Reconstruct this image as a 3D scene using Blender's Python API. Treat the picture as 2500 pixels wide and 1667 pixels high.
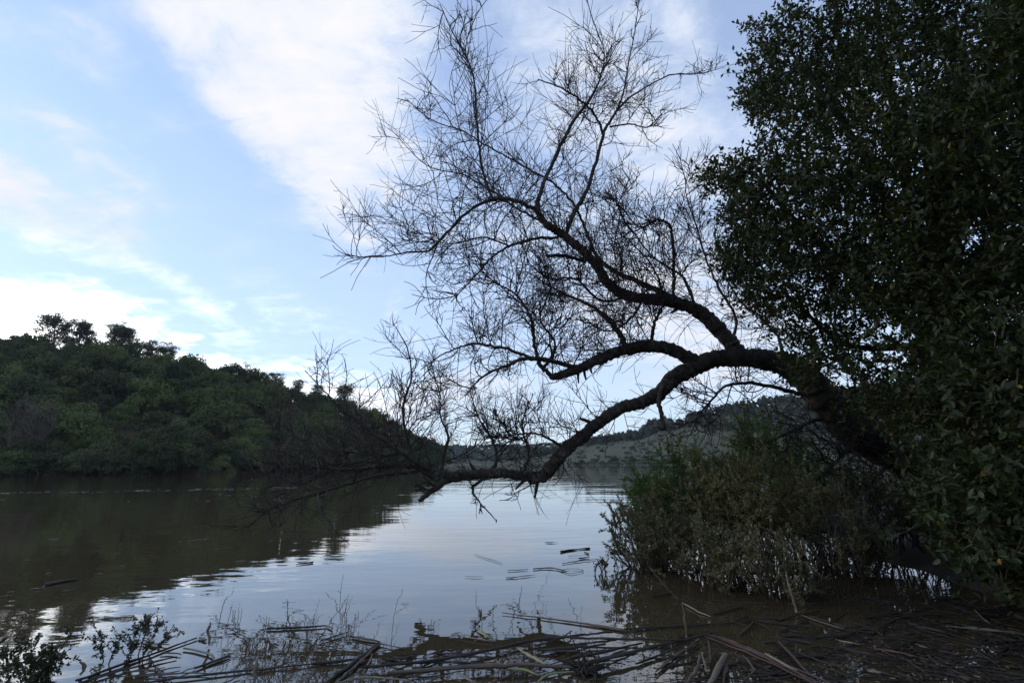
import bpy, math, random
import numpy as np
from mathutils import Vector, Matrix, noise as mnoise

random.seed(7)
rng = np.random.default_rng(7)
for o in list(bpy.data.objects):
    bpy.data.objects.remove(o)
scene = bpy.context.scene
C = scene.collection

# ------------------------------------------------------------------ camera
CAM_H = 1.3
PITCH = math.radians(13.39)
ROLL = math.radians(-0.5)
FPX = 1250.0                      # focal length measured on a 2500 wide frame
_R = np.array([1.0, 0, 0]); _F = np.array([0, math.cos(PITCH), math.sin(PITCH)])
_U = np.array([0, -math.sin(PITCH), math.cos(PITCH)])
R_ = _R * math.cos(ROLL) + _U * math.sin(ROLL)
U_ = -_R * math.sin(ROLL) + _U * math.cos(ROLL)
CAM = np.array([0, 0, CAM_H])
cd = bpy.data.cameras.new('camera'); cam = bpy.data.objects.new('camera', cd); C.objects.link(cam)
cd.sensor_width = 36; cd.lens = 18; cd.clip_start = 0.05; cd.clip_end = 6000
cam.matrix_world = Matrix(((R_[0], U_[0], -_F[0], 0), (R_[1], U_[1], -_F[1], 0), (R_[2], U_[2], -_F[2], CAM_H), (0, 0, 0, 1)))
scene.camera = cam
scene.render.resolution_x = 1024; scene.render.resolution_y = 682
vs = scene.view_settings
vs.view_transform = 'Standard'; vs.look = 'None'; vs.gamma = 1; vs.exposure = 0.87; vs.use_curve_mapping = False
cy = scene.cycles; cy.max_bounces = 6; cy.diffuse_bounces = 3; cy.glossy_bounces = 3; cy.transmission_bounces = 3; cy.transparent_max_bounces = 4; cy.caustics_reflective = False; cy.caustics_refractive = False

def ray(u, v):
    return _F + R_ * ((u - 1250) / FPX) + U_ * ((833.5 - v) / FPX)
def P(u, v, Y):                   # point on the sight line at world distance Y
    d = ray(u, v); return CAM + d * (Y / d[1])
def PW(u, v, z=0.0):              # point at height z
    d = ray(u, v); return CAM + d * ((z - CAM_H) / d[2])
S = 2500 / 2352.0

# ------------------------------------------------------------------ sky and sun
SUN_EL, SUN_AZ = math.radians(18), math.radians(-76)     # azimuth from +Y, negative = left
SKY_STRENGTH = 0.15
w = bpy.data.worlds.new('World'); scene.world = w; w.use_nodes = True
nt = w.node_tree; N = nt.nodes; L = nt.links
for n in list(N): N.remove(n)
def nd(tree, typ, **kw):
    n = tree.nodes.new(typ)
    for k, val in kw.items():
        if k == 'inp':
            for kk, vv in val.items():
                s = n.inputs[kk]
                if hasattr(vv, 'is_linked') and hasattr(vv, 'node'): tree.links.new(vv, s)
                else: s.default_value = vv
        else: setattr(n, k, val)
    return n
def mth(tree, op, a, b=0.0, c=0.0, clamp=False):
    n = nd(tree, 'ShaderNodeMath', operation=op, use_clamp=clamp)
    for i, x in enumerate((a, b, c)):
        if hasattr(x, 'node'): tree.links.new(x, n.inputs[i])
        else: n.inputs[i].default_value = x
    return n.outputs[0]
sky = nd(nt, 'ShaderNodeTexSky', sky_type='NISHITA', sun_disc=False, sun_elevation=SUN_EL,
         sun_rotation=SUN_AZ, altitude=0, air_density=1.0, dust_density=0.3, ozone_density=3.0)
tc = nd(nt, 'ShaderNodeTexCoord')
sep = nd(nt, 'ShaderNodeSeparateXYZ', inp={0: tc.outputs['Generated']})
az = mth(nt, 'ARCTAN2', sep.outputs[0], sep.outputs[1])
el = mth(nt, 'ARCSINE', sep.outputs[2])
zz = mth(nt, 'ADD', mth(nt, 'MAXIMUM', sep.outputs[2], 0.0), 0.16)
q = nd(nt, 'ShaderNodeCombineXYZ', inp={0: mth(nt, 'DIVIDE', sep.outputs[0], zz), 1: mth(nt, 'DIVIDE', sep.outputs[1], zz)})
ae = nd(nt, 'ShaderNodeCombineXYZ', inp={0: az, 1: el})
nz_big = nd(nt, 'ShaderNodeTexNoise', inp={'Vector': q.outputs[0], 'Scale': 1.3, 'Detail': 9.0, 'Roughness': 0.62})
qs = nd(nt, 'ShaderNodeMapping', inp={'Vector': q.outputs[0], 'Rotation': (0, 0, math.radians(35)), 'Scale': (1.0, 2.0, 1)})
nz_fil = nd(nt, 'ShaderNodeTexNoise', inp={'Vector': qs.outputs[0], 'Scale': 2.6, 'Detail': 10.0, 'Roughness': 0.65, 'Distortion': 0.6})
nz_fine = nd(nt, 'ShaderNodeTexNoise', inp={'Vector': q.outputs[0], 'Scale': 10.0, 'Detail': 9.0, 'Roughness': 0.68, 'Distortion': 0.4})
dist = nd(nt, 'ShaderNodeVectorMath', operation='MULTIPLY_ADD',
          inp={0: nz_big.outputs['Color'], 1: (0.30, 0.24, 0), 2: ae.outputs[0]})
dist2 = nd(nt, 'ShaderNodeVectorMath', operation='SUBTRACT', inp={0: dist.outputs[0], 1: (0.15, 0.12, 0)})
def to_ae(u, v):
    d = ray(u, v); d = d / np.linalg.norm(d)
    return np.array([math.atan2(d[0], d[1]), math.asin(d[2])])
# cloud banks: centre, half axis vector, half width (on the photograph's 2352 scale), weight
CLOUDS = [
    (630, 0, 270, 40, 140, 1.1), (660, 110, 290, 40, 140, 1.05), (670, 240, 220, 90, 120, 1.05), (730, 370, 90, 130, 110, 1.05), (770, 500, 40, 110, 50, 0.8),
    (640, -200, 330, 0, 180, 1.1), (800, 90, 60, 220, 150, 0.7), (540, 270, 170, 150, 45, 0.55),
    (90, 475, 240, 115, 55, 0.85), (190, 400, 150, 90, 40, 0.72), (20, 280, 180, 60, 50, 0.55), (60, 545, 150, 40, 30, 0.65), (-40, 430, 120, 60, 60, 0.6),
    (70, 120, 170, 90, 40, 0.35), (200, 110, 60, 60, 30, 0.3), (420, 650, 190, 120, 30, 0.5), (650, 650, 110, 90, 60, 0.38), (250, 480, 50, 20, 25, 0.4),
    (40, 770, 330, 60, 95, 1.5), (330, 820, 330, 100, 80, 1.5), (600, 890, 300, 80, 66, 1.5), (250, 735, 230, 40, 20, 0.6), (-300, 700, 330, 40, 130, 1.4),
    (840, 905, 300, 10, 55, 0.85), (1100, 905, 260, -10, 40, 0.45), (925, 735, 10, 55, 16, 0.55), (1300, 960, 300, 0, 30, 0.25),
    (1300, 120, 260, 40, 170, 0.55), (1420, 260, 200, 60, 130, 0.5), (1600, 330, 190, 30, 90, 0.62), (1600, 60, 60, 90, 60, 0.5), (1500, 620, 330, 40, 170, 0.75),
    (1650, 780, 300, 40, 150, 0.8), (1000, 500, 200, 50, 70, 0.42), (920, 330, 120, 60, 90, 0.5), (1900, 250, 250, 80, 130, 0.5),
]
acc = None
for (cu, cv, dx, dy, hw, wt) in CLOUDS:
    c0 = to_ae(cu * S, cv * S); a = to_ae((cu + dx) * S, (cv + dy) * S) - c0
    ln = math.hypot(dx, dy); b = to_ae((cu - dy / ln * hw) * S, (cv + dx / ln * hw) * S) - c0
    mp = nd(nt, 'ShaderNodeMapping', vector_type='TEXTURE',
            inp={'Vector': dist2.outputs[0], 'Location': (c0[0], c0[1], 0), 'Rotation': (0, 0, math.atan2(a[1], a[0])),
                 'Scale': (1.55 * np.linalg.norm(a), 1.55 * np.linalg.norm(b), 1)})
    g = nd(nt, 'ShaderNodeTexGradient', gradient_type='SPHERICAL', inp={0: mp.outputs[0]})
    acc = mth(nt, 'MULTIPLY', g.outputs['Fac'], wt) if acc is None else mth(nt, 'MULTIPLY_ADD', g.outputs['Fac'], wt, acc)
nsum = mth(nt, 'ADD', mth(nt, 'MULTIPLY', nz_fil.outputs['Fac'], 1.15), mth(nt, 'MULTIPLY', nz_fine.outputs['Fac'], 0.75))
cov = mth(nt, 'ADD', mth(nt, 'MULTIPLY', mth(nt, 'SUBTRACT', 1.0, mth(nt, 'EXPONENT', mth(nt, 'MULTIPLY', acc, -1.05))), 0.90), mth(nt, 'SUBTRACT', nsum, 0.93))
mr = nd(nt, 'ShaderNodeMapRange', interpolation_type='SMOOTHSTEP', inp={0: cov, 1: 0.02, 2: 0.80, 3: 0.0, 4: 1.0})
# thin high veil that whitens the sky towards the horizon
veil = nd(nt, 'ShaderNodeMapRange', interpolation_type='SMOOTHSTEP', inp={0: el, 1: -0.02, 2: 0.75, 3: 0.74, 4: 0.40})
mask = mth(nt, 'MAXIMUM', mr.outputs[0], veil.outputs[0])
mask = mth(nt, 'ADD', mr.outputs[0], mth(nt, 'MULTIPLY', mth(nt, 'SUBTRACT', 1.0, mr.outputs[0]), veil.outputs[0]))
thick = nd(nt, 'ShaderNodeMapRange', inp={0: cov, 1: 0.35, 2: 0.95, 3: 0.0, 4: 1.0})
sunv = (math.sin(SUN_AZ) * math.cos(SUN_EL), math.cos(SUN_AZ) * math.cos(SUN_EL), math.sin(SUN_EL))
sdot = nd(nt, 'ShaderNodeVectorMath', operation='DOT_PRODUCT', inp={0: tc.outputs['Generated'], 1: sunv})
glow = nd(nt, 'ShaderNodeMapRange', interpolation_type='SMOOTHSTEP', inp={0: sdot.outputs['Value'], 1: 0.35, 2: 0.95, 3: 0.0, 4: 2.2})
lowb_ = nd(nt, 'ShaderNodeMapRange', interpolation_type='SMOOTHSTEP', inp={0: el, 1: 0.18, 2: 0.36, 3: 1.0, 4: 0.0})
glow1 = mth(nt, 'MULTIPLY_ADD', glow.outputs[0], lowb_.outputs[0], 1.0)
ccol0 = nd(nt, 'ShaderNodeMix', data_type='RGBA', inp={0: thick.outputs[0], 6: (2.72, 3.14, 3.74, 1), 7: (3.62, 3.60, 3.70, 1)})
ccol1 = nd(nt, 'ShaderNodeMix', data_type='RGBA', blend_type='MULTIPLY', inp={0: 1.0, 6: ccol0.outputs[2], 7: (1, 1, 1, 1)})
gsoft = mth(nt, 'MULTIPLY_ADD', mth(nt, 'SUBTRACT', glow1, 1.0), mr.outputs[0], 1.0)
gl2 = nd(nt, 'ShaderNodeCombineColor', inp={0: gsoft, 1: mth(nt, 'MULTIPLY', gsoft, 0.99), 2: mth(nt, 'POWER', gsoft, 0.94)})
L.new(gl2.outputs[0], ccol1.inputs[7])
ccol = ccol1
tint = nd(nt, 'ShaderNodeMix', data_type='RGBA', blend_type='MULTIPLY', inp={0: 1.0, 6: sky.outputs[0], 7: (0.80, 0.92, 1.10, 1)})
mixs = nd(nt, 'ShaderNodeMix', data_type='RGBA', inp={0: mask, 6: tint.outputs[2], 7: ccol.outputs[2]})
bg = nd(nt, 'ShaderNodeBackground', inp={0: mixs.outputs[2], 1: SKY_STRENGTH})
out = nd(nt, 'ShaderNodeOutputWorld'); L.new(bg.outputs[0], out.inputs[0])

sd = bpy.data.lights.new('sun', 'SUN'); sd.energy = 0.5; sd.angle = math.radians(12); sd.color = (1, 0.93, 0.84)
sun = bpy.data.objects.new('sun', sd); C.objects.link(sun)
sdir = Vector((math.sin(SUN_AZ) * math.cos(SUN_EL), math.cos(SUN_AZ) * math.cos(SUN_EL), math.sin(SUN_EL)))
sun.rotation_euler = sdir.to_track_quat('Z', 'Y').to_euler()

# ------------------------------------------------------------------ helpers
def tag(o, label=None, cat=None, group=None, kind=None):
    if label: o['label'] = label
    if cat: o['category'] = cat
    if group: o['group'] = group
    if kind: o['kind'] = kind
    return o
def empty(name, loc):
    o = bpy.data.objects.new(name, None); C.objects.link(o); o.location = Vector(loc); o.empty_display_size = 0.2
    return o
def mesh_np(name, verts, faces_list, smooth=False):
    """faces_list: list of int arrays (n,3) or (n,4)"""
    me = bpy.data.meshes.new(name)
    verts = np.asarray(verts, dtype=np.float32)
    me.vertices.add(len(verts)); me.vertices.foreach_set('co', verts.ravel())
    faces_list = [np.asarray(f, dtype=np.int32) for f in faces_list if len(f)]
    nl = sum(f.size for f in faces_list); nf = sum(len(f) for f in faces_list)
    me.loops.add(nl); me.polygons.add(nf)
    me.loops.foreach_set('vertex_index', np.concatenate([f.ravel() for f in faces_list]))
    tot = np.concatenate([np.full(len(f), f.shape[1], dtype=np.int32) for f in faces_list])
    st = np.concatenate([[0], np.cumsum(tot)[:-1]]).astype(np.int32)
    me.polygons.foreach_set('loop_start', st)
    me.polygons.foreach_set('use_smooth', np.full(nf, smooth, dtype=bool))
    me.update(calc_edges=True)
    return me
def obj(name, me, mat, parent=None, local=True):
    o = bpy.data.objects.new(name, me); C.objects.link(o)
    if mat and not me.materials: me.materials.append(mat)
    if parent:
        o.parent = parent
        if not local: o.matrix_parent_inverse = Matrix.Translation(-parent.location)
    return o
class Tubes:
    def __init__(s): s.v = []; s.q = []; s.t = []; s.n = 0
    def add(s, pts, rad, sides=5, cap=True, rough=0.0):
        pts = np.asarray(pts, float); k = len(pts); rad = np.broadcast_to(np.asarray(rad, float), (k,))
        tg = np.gradient(pts, axis=0); tg /= np.linalg.norm(tg, axis=1, keepdims=True) + 1e-12
        m = tg.mean(0); ref = np.eye(3)[np.argmin(np.abs(m))]
        a = np.cross(tg, ref); a /= np.linalg.norm(a, axis=1, keepdims=True) + 1e-12
        b = np.cross(tg, a)
        th = np.arange(sides) * 2 * math.pi / sides
        rr = rad[:, None]
        if rough: rr = rr * (1 + rough * rng.normal(0, 1, (k, sides)))
        v = pts[:, None] + (a[:, None] * np.cos(th)[None, :, None] + b[:, None] * np.sin(th)[None, :, None]) * np.broadcast_to(rr, (k, sides))[..., None]
        s.v.append(v.reshape(-1, 3))
        i = np.arange(k - 1)[:, None] * sides; j = np.arange(sides)[None]; j2 = (j + 1) % sides
        s.q.append((np.stack([i + j, i + j2, i + sides + j2, i + sides + j], -1).reshape(-1, 4)) + s.n)
        if cap and sides >= 3:
            for base in (0, (k - 1) * sides):
                f = np.stack([np.zeros(sides - 2, int), np.arange(1, sides - 1), np.arange(2, sides)], 1) + base + s.n
                s.t.append(f)
        s.n += k * sides
    def mesh(s, name, smooth=True, origin=(0, 0, 0)):
        v = np.concatenate(s.v) - np.asarray(origin)
        return mesh_np(name, v, [np.concatenate(s.q)] + ([np.concatenate(s.t)] if s.t else []), smooth)
def smooth_line(pts, n_per=6):
    """Catmull-Rom through rows (any columns)"""
    p = np.asarray(pts, float)
    if len(p) < 3: 
        t = np.linspace(0, 1, n_per + 1)[:, None]; return p[0] * (1 - t) + p[-1] * t
    q_ = np.vstack([2 * p[0] - p[1], p, 2 * p[-1] - p[-2]]); outp = []
    for i in range(1, len(q_) - 2):
        t = np.linspace(0, 1, n_per, endpoint=False)[:, None]
        a, b, c, d = q_[i - 1], q_[i], q_[i + 1], q_[i + 2]
        outp.append(0.5 * (2 * b + (c - a) * t + (2 * a - 5 * b + 4 * c - d) * t ** 2 + (3 * b - a - 3 * c + d) * t ** 3))
    return np.vstack(outp + [p[-1:]])
def norm(a): return a / (np.linalg.norm(a, axis=-1, keepdims=True) + 1e-12)
LEAF6 = np.array([[0, 0, 0], [.28, -.5, .12], [.72, -.40, .10], [1, 0, -.05], [.72, .40, .10], [.28, .5, .12]])
LEAF4 = np.array([[0, 0, 0], [.5, -.5, .1], [1, 0, 0], [.5, .5, .1]])
def leaf_frames(d, up):
    d = norm(d); s = norm(np.cross(up, d)); n = np.cross(d, s); return d, s, n
def leaf_mesh(name, pos, d, up, length, width, tmpl=LEAF6, origin=(0, 0, 0)):
    d, s, n = leaf_frames(d, up); k = len(tmpl)
    length = np.asarray(length)[:, None, None]; width = np.asarray(width)[:, None, None]
    v = (pos[:, None] - np.asarray(origin) + d[:, None] * tmpl[None, :, 0:1] * length + s[:, None] * tmpl[None, :, 1:2] * width + n[:, None] * tmpl[None, :, 2:3] * width)
    base = (np.arange(len(pos)) * k)[:, None]
    if k == 6: f = np.concatenate([base + np.array([[0, 1, 2, 3]]), base + np.array([[0, 3, 4, 5]])])
    else: f = base + np.array([[0, 1, 2, 3]])
    return mesh_np(name, v.reshape(-1, 3), [f], False)
def rand_dirs(n):
    return norm(rng.normal(0, 1, (n, 3)))

# ------------------------------------------------------------------ materials
def new_mat(name):
    m = bpy.data.materials.new(name); m.use_nodes = True
    t = m.node_tree
    for n in list(t.nodes): t.nodes.remove(n)
    o = nd(t, 'ShaderNodeOutputMaterial'); return m, t, o
def ramp(t, fac, stops):
    r = nd(t, 'ShaderNodeValToRGB', inp={0: fac}); e = r.color_ramp.elements
    while len(e) < len(stops): e.new(0.5)
    for i, (p, c) in enumerate(stops): e[i].position = p; e[i].color = (*c, 1)
    return r.outputs[0]
def leaf_mat(name, stops, rough=0.5, trans=0.25, spec=0.5, obj_var=False, tr_col=(0.10, 0.14, 0.02)):
    m, t, o = new_mat(name)
    g = nd(t, 'ShaderNodeNewGeometry'); fac = g.outputs['Random Per Island']
    if obj_var:
        oi = nd(t, 'ShaderNodeObjectInfo')
        fac = mth(t, 'MULTIPLY_ADD', fac, 0.35, mth(t, 'MULTIPLY', oi.outputs['Random'], 0.65))
    col = ramp(t, fac, stops)
    p = nd(t, 'ShaderNodeBsdfPrincipled', inp={'Base Color': col, 'Roughness': rough, 'Specular IOR Level': spec})
    tr = nd(t, 'ShaderNodeBsdfTranslucent', inp={'Color': (*tr_col, 1)})
    mx = nd(t, 'ShaderNodeMixShader', inp={0: trans, 1: p.outputs[0], 2: tr.outputs[0]})
    t.links.new(mx.outputs[0], o.inputs[0]); return m
def solid_mat(name, c1, c2, scale=6.0, rough=0.85, bump=0.0, bscale=20.0, stretch=(1, 1, 1), coord='Object', spec=0.3, island=0.0):
    m, t, o = new_mat(name)
    tcn = nd(t, 'ShaderNodeTexCoord'); mp = nd(t, 'ShaderNodeMapping', inp={0: tcn.outputs[coord], 'Scale': stretch})
    n1 = nd(t, 'ShaderNodeTexNoise', inp={'Vector': mp.outputs[0], 'Scale': scale, 'Detail': 6.0, 'Roughness': 0.6})
    fac = n1.outputs['Fac']
    if island:
        g = nd(t, 'ShaderNodeNewGeometry'); fac = mth(t, 'MULTIPLY_ADD', mth(t, 'SUBTRACT', g.outputs['Random Per Island'], 0.5), island, fac)
    col = ramp(t, fac, [(0.3, c1), (0.7, c2)])
    p = nd(t, 'ShaderNodeBsdfPrincipled', inp={'Base Color': col, 'Roughness': rough, 'Specular IOR Level': spec})
    if bump:
        n2 = nd(t, 'ShaderNodeTexNoise', inp={'Vector': mp.outputs[0], 'Scale': bscale, 'Detail': 5.0})
        b = nd(t, 'ShaderNodeBump', inp={'Strength': 0.8, 'Distance': bump, 'Height': n2.outputs['Fac']})
        t.links.new(b.outputs[0], p.inputs['Normal'])
    t.links.new(p.outputs[0], o.inputs[0]); return m
M = {}
M['oak_leaf'] = leaf_mat('oak_leaf', [(0.0, (0.012, 0.018, 0.006)), (0.5, (0.024, 0.034, 0.011)), (0.9, (0.044, 0.056, 0.018)), (0.994, (0.075, 0.085, 0.025)), (0.9985, (0.30, 0.15, 0.02))], rough=0.55, trans=0.12, spec=0.25)
M['shrub_olive'] = leaf_mat('shrub_olive', [(0, (0.12, 0.105, 0.032)), (0.6, (0.23, 0.20, 0.068)), (1, (0.36, 0.30, 0.13))], rough=0.6, trans=0.3, tr_col=(.16, .15, .05))
M['shrub_green'] = leaf_mat('shrub_green', [(0, (0.05, 0.085, 0.02)), (0.6, (0.09, 0.145, 0.035)), (1, (0.14, 0.20, 0.06))], rough=0.5, trans=0.35, tr_col=(.12, .2, .03))
M['shrub_grey'] = leaf_mat('shrub_grey', [(0, (0.10, 0.088, 0.036)), (0.6, (0.18, 0.158, 0.068)), (1, (0.28, 0.24, 0.12))], rough=0.6, trans=0.25, tr_col=(.12, .13, .06))
M['water_plant'] = leaf_mat('water_plant', [(0, (0.02, 0.025, 0.012)), (1, (0.05, 0.055, 0.025))], rough=0.5, trans=0.1)
M['hill_leaf'] = leaf_mat('hill_leaf', [(0, (0.024, 0.027, 0.016)), (0.35, (0.042, 0.047, 0.022)), (0.65, (0.062, 0.073, 0.028)), (0.85, (0.090, 0.105, 0.036)), (1, (0.10, 0.088, 0.056))], rough=0.7, trans=0.2, spec=0.2, obj_var=True)
M['hill_green'] = leaf_mat('hill_green', [(0, (0.065, 0.082, 0.026)), (0.6, (0.11, 0.132, 0.042)), (1, (0.16, 0.175, 0.066))], rough=0.7, trans=0.25, spec=0.2, obj_var=True)
M['euc_leaf'] = leaf_mat('euc_leaf', [(0, (0.045, 0.042, 0.025)), (1, (0.085, 0.075, 0.045))], rough=0.6, trans=0.2, spec=0.3)
M['far_leaf'] = leaf_mat('far_leaf', [(0, (0.05, 0.058, 0.042)), (1, (0.095, 0.10, 0.075))], rough=0.7, trans=0.2, spec=0.2, obj_var=True)
M['bare_twig'] = solid_mat('bare_twig', (0.07, 0.05, 0.042), (0.13, 0.10, 0.088), 2.0, 0.9)
M['bark'] = solid_mat('bark', (0.022, 0.017, 0.013), (0.07, 0.056, 0.043), 7.0, 0.9, bump=0.02, bscale=26.0, stretch=(1, 1, 0.6))
def bark_lichen():
    m, t, o = new_mat('bark_lichen')
    tcn = nd(t, 'ShaderNodeTexCoord')
    n1 = nd(t, 'ShaderNodeTexNoise', inp={'Vector': tcn.outputs['Object'], 'Scale': 16.0, 'Detail': 7.0, 'Roughness': 0.65})
    v1 = nd(t, 'ShaderNodeTexVoronoi', feature='DISTANCE_TO_EDGE', inp={'Vector': tcn.outputs['Object'], 'Scale': 22.0})
    n2 = nd(t, 'ShaderNodeTexNoise', inp={'Vector': tcn.outputs['Object'], 'Scale': 5.0, 'Detail': 8.0, 'Roughness': 0.7})
    base = ramp(t, n1.outputs['Fac'], [(0.3, (0.030, 0.022, 0.017)), (0.7, (0.095, 0.075, 0.058))])
    lf = nd(t, 'ShaderNodeMapRange', inp={0: n2.outputs['Fac'], 1: 0.56, 2: 0.66, 3: 0.0, 4: 0.75})
    mx = nd(t, 'ShaderNodeMix', data_type='RGBA', inp={0: lf.outputs[0], 6: base, 7: (0.20, 0.205, 0.165, 1)})
    p = nd(t, 'ShaderNodeBsdfPrincipled', inp={'Base Color': mx.outputs[2], 'Roughness': 0.92, 'Specular IOR Level': 0.25})
    hh = mth(t, 'ADD', n1.outputs['Fac'], mth(t, 'MULTIPLY', mth(t, 'MINIMUM', v1.outputs[0], 0.12), 4.0))
    b = nd(t, 'ShaderNodeBump', inp={'Strength': 1.0, 'Distance': 0.022, 'Height': hh})
    t.links.new(b.outputs[0], p.inputs['Normal']); t.links.new(p.outputs[0], o.inputs[0]); return m
M['bark_lichen'] = bark_lichen()
M['twig'] = solid_mat('twig', (0.022, 0.015, 0.013), (0.055, 0.038, 0.032), 3.0, 0.75)
M['stem'] = solid_mat('stem', (0.035, 0.024, 0.016), (0.10, 0.062, 0.040), 4.0, 0.85)
M['dry_stem'] = solid_mat('dry_stem', (0.10, 0.08, 0.068), (0.21, 0.17, 0.145), 5.0, 0.9)
def reed_mat(name, c1, c2, rough=0.55):
    m, t, o = new_mat(name)
    tcn = nd(t, 'ShaderNodeTexCoord'); oi = nd(t, 'ShaderNodeObjectInfo')
    ad = nd(t, 'ShaderNodeVectorMath', operation='ADD', inp={0: tcn.outputs['Object'], 1: oi.outputs['Location']})
    n1 = nd(t, 'ShaderNodeTexNoise', inp={'Vector': ad.outputs[0], 'Scale': 7.0, 'Detail': 6.0, 'Roughness': 0.7})
    n2 = nd(t, 'ShaderNodeTexNoise', inp={'Vector': ad.outputs[0], 'Scale': 70.0, 'Detail': 3.0})
    f = mth(t, 'MULTIPLY_ADD', mth(t, 'SUBTRACT', oi.outputs['Random'], 0.5), 0.25, mth(t, 'ADD', mth(t, 'MULTIPLY', n1.outputs['Fac'], 0.7), mth(t, 'MULTIPLY', n2.outputs['Fac'], 0.3)))
    col = ramp(t, f, [(0.3, c1), (0.72, c2)])
    p = nd(t, 'ShaderNodeBsdfPrincipled', inp={'Base Color': col, 'Roughness': rough, 'Specular IOR Level': 0.5})
    b = nd(t, 'ShaderNodeBump', inp={'Strength': 0.6, 'Distance': 0.004, 'Height': n2.outputs['Fac']})
    t.links.new(b.outputs[0], p.inputs['Normal']); t.links.new(p.outputs[0], o.inputs[0]); return m
M['reed_dark'] = reed_mat('reed_dark', (0.012, 0.009, 0.007), (0.050, 0.036, 0.027), 0.8)
M['reed_brown'] = reed_mat('reed_brown', (0.03, 0.02, 0.013), (0.12, 0.08, 0.05))
M['reed_pale'] = reed_mat('reed_pale', (0.09, 0.07, 0.048), (0.25, 0.205, 0.145), 0.7)
M['reed_green'] = reed_mat('reed_green', (0.14, 0.15, 0.06), (0.30, 0.27, 0.12), 0.6)
M['reed_red'] = reed_mat('reed_red', (0.04, 0.02, 0.015), (0.11, 0.06, 0.042), 0.6)
M['litter_flake'] = solid_mat('litter_flake', (0.02, 0.014, 0.009), (0.14, 0.10, 0.055), 30, 0.7, island=0.8)
M['hill_soil'] = solid_mat('hill_soil', (0.055, 0.042, 0.024), (0.17, 0.115, 0.062), 0.06, 0.95, bump=0.6, bscale=0.5)
M['cliff_soil'] = solid_mat('cliff_soil', (0.09, 0.07, 0.04), (0.20, 0.15, 0.09), 0.3, 0.95, bump=0.4, bscale=0.8)
M['far_grass'] = solid_mat('far_grass', (0.050, 0.050, 0.028), (0.080, 0.078, 0.040), 0.06, 0.95, bump=0.8, bscale=0.4)
M['mud'] = solid_mat('mud', (0.025, 0.018, 0.012), (0.075, 0.055, 0.036), 2.5, 0.8, bump=0.03, bscale=8)
M['blue'] = solid_mat('blue_plastic', (0.01, 0.03, 0.14), (0.015, 0.045, 0.2), 20, 0.4)
M['foam'] = solid_mat('foam', (0.30, 0.30, 0.28), (0.5, 0.5, 0.47), 20, 0.8)

def water_mat():
    m, t, o = new_mat('lake_water')
    tcn = nd(t, 'ShaderNodeTexCoord')
    def rip(scale, sx, rot, det):
        mp = nd(t, 'ShaderNodeMapping', inp={0: tcn.outputs['Object'], 'Rotation': (0, 0, math.radians(rot)), 'Scale': (sx, 1, 1)})
        return nd(t, 'ShaderNodeTexNoise', inp={'Vector': mp.outputs[0], 'Scale': scale, 'Detail': det, 'Roughness': 0.5}).outputs['Fac']
    a = rip(1.6, 0.45, 8, 2.0); b = rip(5.5, 0.5, -12, 2.0); c = rip(0.35, 0.5, 15, 1.0)
    patch = nd(t, 'ShaderNodeTexNoise', inp={'Vector': tcn.outputs['Object'], 'Scale': 0.16, 'Detail': 2.0}).outputs['Fac']
    pm = nd(t, 'ShaderNodeMapRange', interpolation_type='SMOOTHSTEP', inp={0: patch, 1: 0.35, 2: 0.68, 3: 0.35, 4: 1.0}).outputs[0]
    hsum = mth(t, 'ADD', mth(t, 'MULTIPLY', a, 1.0), mth(t, 'ADD', mth(t, 'MULTIPLY', b, 0.22), mth(t, 'MULTIPLY', c, 2.2)))
    hsum = mth(t, 'MULTIPLY', hsum, pm)
    bp = nd(t, 'ShaderNodeBump', inp={'Strength': 1.0, 'Distance': WAVE, 'Height': hsum})
    mud = nd(t, 'ShaderNodeTexNoise', inp={'Vector': tcn.outputs['Object'], 'Scale': 0.05, 'Detail': 3.0}).outputs['Fac']
    col = ramp(t, mud, [(0.3, (0.052, 0.038, 0.019)), (0.7, (0.070, 0.052, 0.027))])
    p = nd(t, 'ShaderNodeBsdfPrincipled', inp={'Base Color': col, 'Roughness': 0.02, 'IOR': 1.8, 'Specular IOR Level': 0.5, 'Normal': bp.outputs[0]})
    t.links.new(p.outputs[0], o.inputs[0]); return m
WAVE = 0.0105
M['water'] = water_mat()

# ------------------------------------------------------------------ setting: water, hills, bank
g = 1700
me = mesh_np('water', [(-g, -g, 0), (g, -g, 0), (g, g, 0), (-g, g, 0)], [[(0, 1, 2, 3)]])
tag(obj('water', me, M['water']), 'still muddy lake water reflecting sky and hills', None, None, 'structure')

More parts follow.
